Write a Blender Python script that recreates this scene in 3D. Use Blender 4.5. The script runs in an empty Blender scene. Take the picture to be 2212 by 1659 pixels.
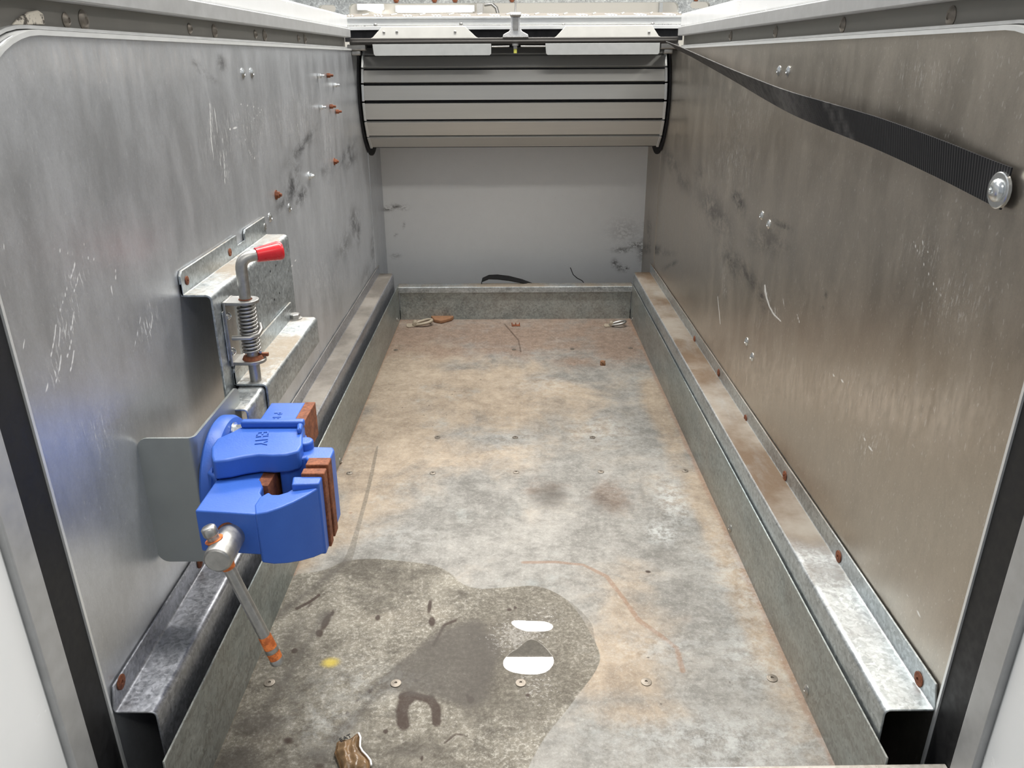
import bpy, bmesh, math, random
import numpy as np
from mathutils import Vector, Matrix, Euler

# ---------------------------------------------------------------- camera, world, lights, exposure
S = bpy.context.scene
COL = S.collection
F = 1757.0
PITCH = math.radians(21.9)
ROLL = math.radians(-0.3)
CAMZ = 0.8
cam_d = bpy.data.cameras.new('camera')
cam_d.sensor_width = 36.0
cam_d.lens = 36.0 * F / 2212.0
cam_d.clip_start = 0.02
cam = bpy.data.objects.new('camera', cam_d)
COL.objects.link(cam)
CAM_M = Matrix.Translation((0, 0, CAMZ)) @ Euler((math.pi/2 - PITCH, 0, 0)).to_matrix().to_4x4() @ Matrix.Rotation(ROLL, 4, 'Z')
cam.matrix_world = CAM_M
S.camera = cam

S.view_settings.view_transform = 'Standard'
S.view_settings.look = 'None'
S.view_settings.gamma = 1.0
S.view_settings.use_curve_mapping = False
S.view_settings.exposure = 0.5

w = bpy.data.worlds.new('world')
S.world = w
w.use_nodes = True
w.node_tree.nodes['Background'].inputs[0].default_value = (0.86, 0.92, 1.0, 1)
w.node_tree.nodes['Background'].inputs[1].default_value = 0.30

LAMPS = [  # x, y, z, sx, sy, power
    (0.0, 4.36, 3.1, 2.6, 0.42, 110),
    (0.0, 5.05, 3.1, 2.6, 0.40, 90),
    (0.0, 1.70, 3.1, 2.6, 0.40, 100),
    (0.9, -1.6, 3.1, 2.6, 0.50, 34),  # unseen lamp behind the viewer, front fill for back panel and vise
    (-2.8, 1.2, 3.1, 0.4, 2.6, 14),
    (3.2, 2.2, 3.1, 0.4, 2.6, 55),
]

def area(name, loc, size, energy, col=(1, 0.97, 0.92)):
    d = bpy.data.lights.new(name, 'AREA')
    d.shape = 'RECTANGLE'
    d.size, d.size_y = size
    d.energy = energy
    d.color = col
    o = bpy.data.objects.new(name, d)
    o.location = loc
    COL.objects.link(o)
    return o

for (x, y, z, sx, sy, p) in LAMPS:
    area('ceiling_lamp_light', (x, y, z), (sx, sy), p)

# ---------------------------------------------------------------- pixel helpers (photo 2212 x 1659)
R3 = CAM_M.to_3x3()
def ray(u, v):
    return R3 @ Vector(((u - 1106.0) / F, -(v - 829.5) / F, -1.0))
def hit(u, v, axis, val):
    d = ray(u, v)
    o = Vector((0, 0, CAMZ))
    t = (val - o[axis]) / d[axis]
    return o + d * t
def hx(u, v, x): return hit(u, v, 0, x)
def hy(u, v, y): return hit(u, v, 1, y)
def hz(u, v, z=0.0): return hit(u, v, 2, z)

# ---------------------------------------------------------------- materials
class N:
    """tiny node-tree writer"""
    def __init__(self, name):
        self.m = bpy.data.materials.new(name)
        self.m.use_nodes = True
        self.t = self.m.node_tree
        self.b = self.t.nodes['Principled BSDF']
        self.co = self.t.nodes.new('ShaderNodeTexCoord').outputs['Object']
    def n(self, typ, **kw):
        x = self.t.nodes.new(typ)
        for k, v in kw.items():
            setattr(x, k, v)
        return x
    def l(self, a, b): self.t.links.new(a, b)
    def vec(self, scale=(1, 1, 1), rot=(0, 0, 0), src=None):
        mp = self.n('ShaderNodeMapping')
        mp.inputs['Scale'].default_value = scale
        mp.inputs['Rotation'].default_value = rot
        self.l(src or self.co, mp.inputs['Vector'])
        return mp.outputs['Vector']
    def noise(self, scale=10, detail=6, rough=.6, stretch=(1, 1, 1), dist=0.0, rot=(0, 0, 0)):
        x = self.n('ShaderNodeTexNoise')
        x.inputs['Scale'].default_value = scale
        x.inputs['Detail'].default_value = detail
        x.inputs['Roughness'].default_value = rough
        x.inputs['Distortion'].default_value = dist
        self.l(self.vec(stretch, rot), x.inputs['Vector'])
        return x.outputs['Fac']
    def ramp(self, src, lo, hi, a=0.0, b=1.0):
        x = self.n('ShaderNodeMapRange')
        x.interpolation_type = 'SMOOTHSTEP'
        x.inputs['From Min'].default_value = lo
        x.inputs['From Max'].default_value = hi
        x.inputs['To Min'].default_value = a
        x.inputs['To Max'].default_value = b
        self.l(src, x.inputs['Value'])
        return x.outputs['Result']
    def val(self, op, a, b=None, clamp=False):
        x = self.n('ShaderNodeMath', operation=op)
        x.use_clamp = clamp
        for i, s in enumerate((a, b)):
            if s is None: continue
            if isinstance(s, (int, float)): x.inputs[i].default_value = s
            else: self.l(s, x.inputs[i])
        return x.outputs[0]
    def mix(self, fac, a, b):
        x = self.n('ShaderNodeMix', data_type='RGBA')
        if isinstance(fac, (int, float)): x.inputs[0].default_value = fac
        else: self.l(fac, x.inputs[0])
        for i, s in ((6, a), (7, b)):
            if isinstance(s, tuple): x.inputs[i].default_value = (*s, 1)
            else: self.l(s, x.inputs[i])
        return x.outputs[2]
    def fmix(self, fac, a, b):
        x = self.n('ShaderNodeMix', data_type='FLOAT')
        self.l(fac, x.inputs[0]) if not isinstance(fac, (int, float)) else setattr(x.inputs[0], 'default_value', fac)
        for i, s in ((2, a), (3, b)):
            if isinstance(s, (int, float)): x.inputs[i].default_value = s
            else: self.l(s, x.inputs[i])
        return x.outputs[0]
    def attr(self, name):
        x = self.n('ShaderNodeAttribute', attribute_name=name)
        return x.outputs['Fac']
    def bump(self, h, strength=.2, dist=.001, prev=None):
        x = self.n('ShaderNodeBump')
        if isinstance(strength, (int, float)): x.inputs['Strength'].default_value = strength
        else: self.l(strength, x.inputs['Strength'])
        x.inputs['Distance'].default_value = dist
        self.l(h, x.inputs['Height'])
        if prev is not None: self.l(prev, x.inputs['Normal'])
        return x.outputs['Normal']
    def set(self, **kw):
        names = dict(col='Base Color', rough='Roughness', metal='Metallic', normal='Normal', spec='Specular IOR Level',
                     coat='Coat Weight', em='Emission Color', ems='Emission Strength', aniso='Anisotropic', tan='Tangent')
        for k, v in kw.items():
            s = self.b.inputs[names[k]]
            if isinstance(v, tuple): s.default_value = (*v, 1)
            elif isinstance(v, (int, float)): s.default_value = v
            else: self.l(v, s)
        return self.m

def plain(name, col, rough=.5, metal=0.0, var=.08, scale=60, bump=.0):
    q = N(name)
    f = q.noise(scale, 4)
    a = tuple(max(0, c*(1-var)) for c in col); b = tuple(min(1, c*(1+var)) for c in col)
    m = q.set(col=q.mix(f, a, b), rough=q.ramp(f, .3, .7, rough*.9, min(1, rough*1.1)), metal=metal)
    if bump: q.set(normal=q.bump(q.noise(scale*3, 3), bump, .0006))
    return m

def galvanised(name, base=(.44, .47, .48), dirt=(.42, .33, .23), dirt_amt=.5, up_dirt=True, rough=.38, sc=1.0, far_from=None):
    q = N(name)
    sp = q.n('ShaderNodeTexVoronoi'); sp.inputs['Scale'].default_value = 210*sc; sp.inputs['Randomness'].default_value = 1.0
    nz = q.n('ShaderNodeTexNoise'); nz.inputs['Scale'].default_value = 60; q.l(q.vec(), nz.inputs['Vector'])
    va = q.n('ShaderNodeVectorMath', operation='MULTIPLY_ADD'); q.l(nz.outputs['Color'], va.inputs[0]); va.inputs[1].default_value = (.02, .02, .02); q.l(q.co, va.inputs[2])
    q.l(va.outputs[0], sp.inputs['Vector'])
    s1 = q.n('ShaderNodeSeparateColor'); q.l(sp.outputs['Color'], s1.inputs[0])
    streak = q.noise(30, 8, .7, (1, .25, 1))
    big = q.noise(4.5, 6, .6)
    fine = q.noise(160, 6, .75)
    lum = q.val('ADD', q.val('MULTIPLY', s1.outputs[0], .16), q.val('ADD', q.val('MULTIPLY', streak, .55), q.val('MULTIPLY', fine, .5)))
    d = tuple(c*.55 for c in base); h = tuple(min(1, c*1.55) for c in base)
    c = q.mix(q.ramp(lum, .3, .88), d, h)
    geo = q.n('ShaderNodeNewGeometry')
    sx = q.n('ShaderNodeSeparateXYZ'); q.l(geo.outputs['True Normal'], sx.inputs[0])
    up = q.ramp(sx.outputs[2], .5, .95) if up_dirt else 1.0
    dm = q.val('MULTIPLY', q.ramp(q.val('ADD', q.val('MULTIPLY', big, .8), q.val('MULTIPLY', fine, .3)), .44, .64, 0, dirt_amt), up)
    if far_from is not None:     # dust lies deeper on the far length of the rail
        sy = q.n('ShaderNodeSeparateXYZ'); q.l(q.co, sy.inputs[0])
        fr = q.ramp(q.val('ADD', sy.outputs[1], q.val('MULTIPLY', q.val('SUBTRACT', big, .5), 1.0)), far_from - .12, far_from + .2)
        dm = q.val('MULTIPLY', q.val('MULTIPLY', fr, up), q.ramp(streak, .2, .5, dirt_amt*.75, dirt_amt))
        dirt = q.mix(q.ramp(big, .4, .65), dirt, (.30, .27, .23))
    c = q.mix(dm, c, dirt)
    rough_s = q.val('ADD', q.ramp(fine, .3, .75, rough-.08, rough+.14), q.val('MULTIPLY', dm, .5), True)
    return q.set(col=c, metal=q.val('SUBTRACT', .85, q.val('MULTIPLY', dm, .82)), rough=rough_s, spec=q.val('SUBTRACT', .5, q.val('MULTIPLY', dm, .3)),
                 normal=q.bump(q.val('ADD', fine, streak), .25, .0006))

M = {}
def grimy():
    q = N('grimy_cream_paint')
    c = q.mix(q.ramp(q.noise(110, 6, .7), .50, .60), (.70, .64, .54), (.09, .075, .06))
    return q.set(col=c, rough=.7)
M['grimy'] = grimy()
M['galv'] = galvanised('galvanised_steel')
M['galv_dirty'] = galvanised('galvanised_steel_dusty', base=(.42, .45, .46), dirt=(.155, .11, .075), dirt_amt=1.0, far_from=.88)
M['galv_frame'] = galvanised('galvanised_frame_bar', base=(.60, .61, .59), dirt_amt=0.0, up_dirt=False)
M['galv_rail'] = galvanised('galvanised_steel_rail', base=(.38, .39, .42), dirt=(.145, .125, .10), dirt_amt=.9, far_from=1.35)
M['galv_side'] = galvanised('galvanised_plate', base=(.31, .35, .35), dirt=(.40, .30, .20), dirt_amt=.25, up_dirt=False)
M['galv_bracket'] = galvanised('galvanised_bracket', base=(.40, .43, .44), dirt=(.30, .235, .16), dirt_amt=.8)
M['plate'] = plain('zinc_plate', (.36, .38, .37), .42, .75, .12, 25)
M['steel'] = plain('worn_steel', (.42, .41, .39), .38, .9, .35, 120, .15)
M['dull_screw'] = plain('dull_brown_screw', (.20, .175, .145), .45, .6, .35, 300)
M['zinc'] = plain('bright_zinc', (.72, .74, .74), .25, .95, .15, 200)
M['alu'] = plain('bare_aluminium', (.70, .70, .68), .36, .9, .08, 40)
M['alu_light'] = plain('pale_aluminium_trim', (.80, .81, .80), .45, .55, .06, 60)
M['alu_band'] = plain('aluminium_guide_band', (.46, .462, .46), .5, .45, .20, 50)
M['alu_web'] = plain('dusty_guide_web', (.20, .19, .17), .6, .4, .2, 40)
M['black'] = plain('black_rubber', (.008, .008, .009), .6, 0, .2, 80)
M['void'] = plain('matte_black', (.01, .01, .012), .8, 0, .2, 80)
M['dark_bar'] = plain('dark_bar_metal', (.07, .065, .06), .45, .3, .2, 60)
M['lock_zinc'] = plain('pale_cast_zinc', (.80, .80, .78), .3, .45, .3, 260)
M['red'] = plain('red_plastic', (.72, .02, .03), .28, 0, .06, 40)
M['white'] = plain('white_gloss_body', (.86, .87, .87), .25, 0, .02, 20)
M['cream'] = plain('garage_wall_paint', (.74, .70, .62), .8, 0, .04, 3)
M['cover'] = plain('off_white_plate', (.82, .81, .76), .5, .1, .10, 30)
M['grey_cover'] = plain('grey_plate', (.50, .51, .50), .5, .3, .12, 60)
M['yellow'] = plain('yellow_green_plastic', (.62, .62, .12), .4, 0, .05, 40)
M['ring_tan'] = plain('dusty_cast_metal', (.34, .29, .22), .6, .2, .25, 120)
M['brick'] = plain('brown_mud', (.24, .12, .06), .75, 0, .5, 90, .6)
M['mud'] = plain('wet_brown_debris', (.20, .125, .065), .28, 0, .6, 70, .8)
M['concrete'] = plain('garage_floor_concrete', (.30, .30, .29), .8, 0, .15, 4)

def rusty(name, steel=False):
    q = N(name)
    f = q.noise(70, 8, .7)
    g = q.noise(260, 4, .7)
    c = q.mix(q.ramp(q.val('ADD', q.val('MULTIPLY', f, .6), q.val('MULTIPLY', g, .4)), .35, .65), (.10, .028, .012), (.30, .10, .042))
    return q.set(col=c, rough=.75, metal=.1, normal=q.bump(g, .5, .0006))
M['rust'] = rusty('rust')
def orange_rust():
    q = N('orange_rust')
    f = q.noise(150, 5, .7)
    return q.set(col=q.mix(q.ramp(f, .4, .62), (.42, .10, .02), (.78, .22, .05)), rough=.5)
M['orange'] = orange_rust()

def blue_paint():
    q = N('blue_vise_paint')
    f = q.noise(30, 5, .6); g = q.noise(420, 4, .6)
    c = q.mix(f, (.026, .098, .43), (.038, .132, .52))
    chip = q.ramp(q.noise(75, 7, .8), .735, .75)
    c = q.mix(chip, c, (.35, .30, .27))
    return q.set(col=c, rough=.42, spec=.5, normal=q.bump(g, .35, .0006))
M['blue'] = blue_paint()

def strap_mat():
    q = N('black_webbing')
    wv = q.n('ShaderNodeTexWave', wave_type='BANDS', bands_direction='Y'); wv.inputs['Scale'].default_value = 75
    q.l(q.co, wv.inputs['Vector'])
    f = q.noise(14, 6, .7)
    dust = q.attr('dust')
    dd = q.val('MULTIPLY', dust, q.ramp(q.noise(60, 5, .7), .25, .7, .35, 1))
    c = q.mix(dd, q.mix(f, (.012, .012, .014), (.03, .03, .032)), (.16, .155, .15))
    return q.set(col=c, rough=.8, spec=.25, normal=q.bump(wv.outputs['Fac'], .8, .001))
M['strap'] = strap_mat()

def shutter_mat():
    q = N('shutter_slat_aluminium')
    f = q.noise(20, 6, .6, (.15, 4, 4)); g = q.noise(6, 3)
    return q.set(col=q.mix(f, (.56, .55, .52), (.66, .65, .61)), rough=.36, metal=.25,
                 normal=q.bump(f, .06, .001))
M['slat'] = shutter_mat()

def wall_mat(name, tint, metal, r0=.27):
    """worn mill-finish aluminium: blurred reflections, vertical grain, smears, scratches"""
    q = N(name)
    grain = q.noise(55, 9, .85, (1, 1.5, .8))
    fine = q.noise(380, 5, .8)
    big = q.noise(2.2, 5, .55)
    mid = q.noise(11, 7, .65, (1, 1.6, .6))
    lum = q.val('ADD', q.val('MULTIPLY', grain, .4), q.val('ADD', q.val('MULTIPLY', fine, .25), q.val('MULTIPLY', mid, .45)))
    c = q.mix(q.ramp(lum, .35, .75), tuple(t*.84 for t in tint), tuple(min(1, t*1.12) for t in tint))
    smear = q.attr('smear')
    sn = q.noise(16, 8, .75, (1, .8, 1.5), .3, (.5, 0, 0))
    sm = q.val('MULTIPLY', smear, q.ramp(sn, .38, .60), True)
    c = q.mix(q.val('MULTIPLY', sm, .9), c, (.06, .06, .065))
    reflect_haze = q.attr('reflect_haze')
    hm = q.val('MULTIPLY', reflect_haze, q.ramp(q.noise(40, 8, .8, (1, 2, .7)), .35, .65, .2, 1))
    c = q.mix(q.val('MULTIPLY', hm, .6), c, (.62, .50, .38))  # warm reflection painted into the wall colour
    scr = q.attr('scratch')
    st = q.ramp(q.noise(75, 6, .8, (1, 3.5, .6), .2, (.12, 0, 0)), .56, .60)
    line = q.attr('line')
    sc = q.val('MAXIMUM', q.val('MULTIPLY', scr, q.val('MULTIPLY', st, 1.3), True), q.ramp(line, .35, .7))
    speck = q.ramp(q.noise(260, 0, .5, (1, 1.5, .7)), .765, .79)
    sc = q.val('MAXIMUM', sc, q.val('MULTIPLY', speck, .25))
    c = q.mix(q.val('MULTIPLY', sc, .8), c, (.92, .92, .90))
    rough = q.val('ADD', q.ramp(mid, .3, .7, r0, r0 + .10), q.val('ADD', q.val('MULTIPLY', hm, .15), q.val('MULTIPLY', sm, .08)))
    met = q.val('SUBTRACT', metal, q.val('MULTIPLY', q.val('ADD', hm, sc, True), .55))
    return q.set(spec=q.val('SUBTRACT', .5, q.val('MULTIPLY', sm, .5)), col=c, metal=met, rough=rough, normal=q.bump(q.val('ADD', q.val('MULTIPLY', grain, .35), q.val('MULTIPLY', big, 2.5)), .10, .002))
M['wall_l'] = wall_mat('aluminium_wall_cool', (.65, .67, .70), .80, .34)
M['wall_r'] = wall_mat('aluminium_wall_warm', (.50, .455, .395), .92, .29)  # same aluminium as the left wall, darkened and warmed for its reflections

def back_mat():
    q = N('white_back_panel')
    f = q.noise(30, 4); g = q.ramp(q.noise(320, 2, .5), .72, .75)
    smear = q.attr('smear')
    sm = q.val('MULTIPLY', smear, q.ramp(q.noise(55, 6, .8, (1.3, 1, 2.2)), .44, .53))
    c = q.mix(f, (.86, .87, .87), (.91, .92, .92))
    c = q.mix(q.val('MULTIPLY', g, .25), c, (.3, .28, .24))
    c = q.mix(q.val('MULTIPLY', sm, .9), c, (.07, .06, .05))
    return q.set(col=c, rough=.3)
M['back'] = back_mat()

def floor_mat():
    q = N('stained_metal_floor')
    big = q.noise(3.2, 7, .6); mid = q.noise(11, 9, .72); fine = q.noise(150, 8, .88); fib = q.noise(38, 10, .88, (1, 1, 1), .2)
    cloud = q.noise(6, 8, .65, dist=.5)
    lum = q.val('ADD', q.val('MULTIPLY', cloud, .30), q.val('ADD', q.val('MULTIPLY', mid, .22), q.val('MULTIPLY', fib, .50)))
    grey = q.mix(q.ramp(lum, .38, .66), (.140, .134, .122), (.375, .362, .335))
    tan = q.mix(q.ramp(lum, .36, .66), (.195, .150, .110), (.44, .360, .270))
    c = q.mix(q.val('MULTIPLY', q.ramp(q.val('ADD', q.attr('tan'), q.val('MULTIPLY', q.val('SUBTRACT', cloud, .5), 1.7)), .10, .75), .92), grey, tan)
    c = q.mix(q.val('MULTIPLY', q.ramp(q.noise(7, 9, .75), .55, .72), .45), c, (.37, .40, .39))
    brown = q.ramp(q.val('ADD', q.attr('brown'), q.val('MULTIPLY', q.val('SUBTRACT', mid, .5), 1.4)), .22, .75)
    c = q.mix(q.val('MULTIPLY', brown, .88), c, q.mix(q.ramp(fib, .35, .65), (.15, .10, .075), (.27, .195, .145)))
    rust = q.ramp(q.val('ADD', q.attr('rust'), q.val('MULTIPLY', q.val('SUBTRACT', mid, .5), .9)), .38, .75)
    c = q.mix(q.val('MULTIPLY', rust, .6), c, (.24, .145, .095))
    c = q.mix(q.val('MULTIPLY', q.ramp(fine, .50, .66), .35), c, (.58, .57, .53))
    wet = q.ramp(q.val('ADD', q.attr('wet'), q.val('MULTIPLY', q.val('SUBTRACT', mid, .5), .25)), .46, .54)
    salt = q.val('MULTIPLY', q.ramp(fine, .48, .60), q.ramp(q.val('ADD', q.val('MULTIPLY', cloud, .5), q.val('MULTIPLY', fib, .5)), .44, .57, .15, 1))
    wetcol = q.mix(q.val('MULTIPLY', salt, .85), q.mix(q.ramp(lum, .40, .62), (.055, .046, .034), (.215, .195, .155)), (.44, .42, .37))
    c = q.mix(q.val('MULTIPLY', wet, .92), c, wetcol)
    soak = q.ramp(q.val('ADD', q.attr('soak'), q.val('MULTIPLY', q.val('SUBTRACT', mid, .5), .18)), .47, .53)
    c = q.mix(q.val('MULTIPLY', soak, .55), c, q.mix(q.ramp(fine, .4, .65), (.05, .042, .03), (.19, .17, .135)))
    dark = q.ramp(q.val('ADD', q.attr('dark'), q.val('MULTIPLY', q.val('SUBTRACT', mid, .5), .5)), .35, .75)
    c = q.mix(q.val('MULTIPLY', dark, .9), c, (.035, .02, .014))
    grime = q.ramp(q.val('ADD', q.attr('grime'), q.val('MULTIPLY', q.val('SUBTRACT', mid, .5), 1.2)), .35, .9)
    c = q.mix(q.val('MULTIPLY', grime, .72), c, (.06, .052, .045))
    pale = q.val('MULTIPLY', q.attr('pale'), q.ramp(q.noise(45, 8, .8), .42, .6))
    c = q.mix(q.val('MULTIPLY', pale, .6), c, (.58, .60, .59))
    c = q.mix(q.val('MULTIPLY', q.ramp(q.val('ADD', q.attr('yellow'), q.val('MULTIPLY', q.val('SUBTRACT', fine, .5), .8)), .3, 1.0), .75), c, (.56, .43, .05))
    pud = q.ramp(q.val('ADD', q.attr('puddle'), q.val('MULTIPLY', q.val('SUBTRACT', q.noise(70, 4, .6), .5), .18)), .48, .53)
    film = q.attr('film')
    c = q.mix(q.val('MULTIPLY', pud, .5), c, (.12, .11, .095))
    sparse = q.ramp(q.val('ADD', q.val('MULTIPLY', film, .8), q.val('MULTIPLY', q.val('SUBTRACT', q.noise(190, 4, .7), .5), 2.6)), .62, .74)
    wetr = q.val('MAXIMUM', sparse, pud)
    rough = q.fmix(soak, q.fmix(wet, .72, .55), .48)
    rough = q.fmix(sparse, rough, .05)
    rough = q.fmix(pud, rough, .015)
    bs = q.fmix(pud, .45, 0.0)
    met = .12
    nb = q.bump(q.val('ADD', fine, q.val('MULTIPLY', mid, .4)), bs, .0012)
    return q.set(col=c, rough=rough, metal=met, normal=nb, spec=q.fmix(wetr, .22, .75))
M['floor'] = floor_mat()

def tread_mat():
    q = N('tread_plate_aluminium')
    f = q.noise(40, 4)
    return q.set(col=q.mix(f, (.10, .088, .07), (.15, .13, .105)), rough=.6, metal=.1, spec=.15)
M['tread'] = tread_mat()

def emit(name, col, s):
    q = N(name)
    return q.set(col=(.9, .9, .9), em=col, ems=s)
M['tube'] = emit('lit_tube', (1, .98, .95), 6.0)

# ---------------------------------------------------------------- mesh helpers
def link(name, me, mats, parent=None, smooth=False, loc=None):
    if not isinstance(mats, (list, tuple)): mats = [mats]
    for m in mats: me.materials.append(M[m] if isinstance(m, str) else m)
    if smooth:
        me.polygons.foreach_set('use_smooth', [True]*len(me.polygons))
    o = bpy.data.objects.new(name, me)
    COL.objects.link(o)
    if parent is not None: o.parent = parent
    return o

def finish(name, bm, mats, parent=None, smooth=False, bevel=0, seg=2, auto=None):
    me = bpy.data.meshes.new(name)
    bmesh.ops.recalc_face_normals(bm, faces=bm.faces[:])
    bm.to_mesh(me); bm.free()
    o = link(name, me, mats, parent, smooth)
    if bevel:
        b = o.modifiers.new('bevel', 'BEVEL'); b.width = bevel; b.segments = seg; b.limit_method = 'ANGLE'; b.angle_limit = math.radians(35)
        b.harden_normals = False
        me.polygons.foreach_set('use_smooth', [True]*len(me.polygons))
        if hasattr(me, 'set_sharp_from_angle'): me.set_sharp_from_angle(angle=math.radians(40))
    elif smooth and hasattr(me, 'set_sharp_from_angle'):
        me.set_sharp_from_angle(angle=math.radians(auto or 50))
    return o

def add_box(bm, lo, hi, mi=0):
    vs = [bm.verts.new((x, y, z)) for x in (lo[0], hi[0]) for y in (lo[1], hi[1]) for z in (lo[2], hi[2])]
    for f in ((0,1,3,2), (4,6,7,5), (0,4,5,1), (2,3,7,6), (0,2,6,4), (1,5,7,3)):
        bm.faces.new([vs[i] for i in f]).material_index = mi

def add_prism(bm, poly, axis, a, b, mi=0):
    """poly in the two other axes (cyclic order kept: axis x->(y,z), y->(x,z), z->(x,y))"""
    def P(p, t):
        if axis == 0: return (t, p[0], p[1])
        if axis == 1: return (p[0], t, p[1])
        return (p[0], p[1], t)
    A = [bm.verts.new(P(p, a)) for p in poly]; B = [bm.verts.new(P(p, b)) for p in poly]
    n = len(poly)
    bm.faces.new(A).material_index = mi; bm.faces.new(B[::-1]).material_index = mi
    for i in range(n):
        bm.faces.new([A[i], B[i], B[(i+1) % n], A[(i+1) % n]]).material_index = mi

def frame(d):
    d = d.normalized()
    a = Vector((0, 0, 1)) if abs(d.z) < .9 else Vector((1, 0, 0))
    u = d.cross(a).normalized(); return u, d.cross(u).normalized()

def add_tube(bm, pts, r, n=16, cap=True, mi=0, closed=False):
    pts = [Vector(p) for p in pts]
    rs = r if isinstance(r, (list, tuple)) else [r]*len(pts)
    rings = []; L = len(pts)
    u = None
    for i, p in enumerate(pts):
        if closed: d = pts[(i+1) % L] - pts[i-1]
        else: d = pts[min(i+1, L-1)] - pts[max(i-1, 0)]
        d.normalize()
        if u is None: u, v = frame(d)
        else:
            u = (u - d*u.dot(d)).normalized(); v = d.cross(u).normalized()
        rings.append([bm.verts.new(p + (u*math.cos(2*math.pi*k/n) + v*math.sin(2*math.pi*k/n))*rs[i]) for k in range(n)])
    for i in range(L if closed else L-1):
        A, B = rings[i], rings[(i+1) % L]
        for k in range(n):
            bm.faces.new([A[k], A[(k+1) % n], B[(k+1) % n], B[k]]).material_index = mi
    if cap and not closed:
        bm.faces.new(rings[0][::-1]).material_index = mi; bm.faces.new(rings[-1]).material_index = mi

def add_lathe(bm, c, d, prof, n=20, mi=0):
    """prof: list of (distance along d, radius)"""
    c = Vector(c); d = Vector(d).normalized(); u, v = frame(d)
    rings = []
    for (t, r) in prof:
        if r <= 1e-7: rings.append([bm.verts.new(c + d*t)])
        else: rings.append([bm.verts.new(c + d*t + (u*math.cos(2*math.pi*k/n) + v*math.sin(2*math.pi*k/n))*r) for k in range(n)])
    for A, B in zip(rings, rings[1:]):
        if len(A) == 1 and len(B) == 1: continue
        for k in range(n):
            a0, a1 = A[k % len(A)], A[(k+1) % len(A)]; b0, b1 = B[k % len(B)], B[(k+1) % len(B)]
            f = [a0, a1, b1, b0]; g = []
            for x in f:
                if x not in g: g.append(x)
            bm.faces.new(g).material_index = mi
    for Rg in (rings[0], rings[-1]):
        if len(Rg) > 1: bm.faces.new(Rg).material_index = mi

def fillet(pts, r, k=5):
    out = [Vector(pts[0])]
    for a, b, c in zip(pts, pts[1:], pts[2:]):
        a, b, c = Vector(a), Vector(b), Vector(c)
        rr = min(r, (a-b).length*.45, (c-b).length*.45)
        p0 = b + (a-b).normalized()*rr; p1 = b + (c-b).normalized()*rr
        for i in range(k+1):
            t = i/k
            out.append(p0*(1-t)**2 + b*2*t*(1-t) + p1*t*t)
    out.append(Vector(pts[-1]))
    return out

def sheet_poly(pts, t, r):
    """polyline -> closed outline of a bent sheet of thickness t (to the left side)"""
    P = fillet([Vector((*p, 0)) for p in pts], r)
    P = [Vector((p.x, p.y)) for p in P]
    L, n = [], len(P)
    for i in range(n):
        d = (P[min(i+1, n-1)] - P[max(i-1, 0)]).normalized()
        L.append(P[i] + Vector((-d.y, d.x))*t)
    return [(p.x, p.y) for p in P] + [(p.x, p.y) for p in reversed(L)]

def sheet(bm, pts, t, r, axis, a, b, mi=0):
    add_prism(bm, sheet_poly(pts, t, r), axis, a, b, mi)

def plate2d(name, outer, holes, thick, mat4, mats, parent=None, bevel=0):
    """flat plate with real holes; mat4 places the local xy outline"""
    cu = bpy.data.curves.new(name, 'CURVE'); cu.dimensions = '2D'; cu.fill_mode = 'BOTH'; cu.extrude = thick/2
    if bevel: cu.bevel_depth = bevel
    for lp in [outer] + holes:
        s = cu.splines.new('POLY'); s.points.add(len(lp)-1)
        for i, p in enumerate(lp): s.points[i].co = (p[0], p[1], 0, 1)
        s.use_cyclic_u = True
    t = bpy.data.objects.new('tmp', cu); COL.objects.link(t)
    bpy.context.view_layer.update()
    me = bpy.data.meshes.new_from_object(t.evaluated_get(bpy.context.evaluated_depsgraph_get()))
    bpy.data.objects.remove(t); bpy.data.curves.remove(cu)
    me.transform(mat4); me.materials.clear(); me.name = name
    return link(name, me, mats, parent)

def circ(cx, cy, r, n=16, ry=None):
    return [(cx + r*math.cos(2*math.pi*i/n), cy + (ry or r)*math.sin(2*math.pi*i/n)) for i in range(n)]
def rrect(x0, y0, x1, y1, r, k=5):
    out = []
    for (cx, cy, a0) in ((x1-r, y1-r, 0), (x0+r, y1-r, 90), (x0+r, y0+r, 180), (x1-r, y0+r, 270)):
        for i in range(k+1):
            a = math.radians(a0 + 90*i/k); out.append((cx + r*math.cos(a), cy + r*math.sin(a)))
    return out

def text_mesh(name, s, size, mat4, mats, parent, depth=.0006):
    cu = bpy.data.curves.new(name, 'FONT'); cu.body = s; cu.size = size; cu.extrude = depth; cu.align_x = 'CENTER'; cu.align_y = 'CENTER'
    cu.space_character = 1.05
    t = bpy.data.objects.new('tmp', cu); COL.objects.link(t); bpy.context.view_layer.update()
    me = bpy.data.meshes.new_from_object(t.evaluated_get(bpy.context.evaluated_depsgraph_get()))
    bpy.data.objects.remove(t); bpy.data.curves.remove(cu)
    me.transform(mat4); me.materials.clear()
    return link(name, me, mats, parent)

def empty(name, loc=(0, 0, 0)):
    o = bpy.data.objects.new(name, None); o.location = loc; o.empty_display_size = .05
    COL.objects.link(o); return o
def tag(o, label=None, cat=None, group=None, kind=None):
    if label: o['label'] = label
    if cat: o['category'] = cat
    if group: o['group'] = group
    if kind: o['kind'] = kind
    return o
def thing(name, label, cat, loc, group=None):
    return tag(empty(name, loc), label, cat, group)
def adopt(root):
    """children were built in world coordinates: keep them there"""
    T = Matrix.Translation(-root.location)
    for c in root.children:
        c.matrix_parent_inverse = T

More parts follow.
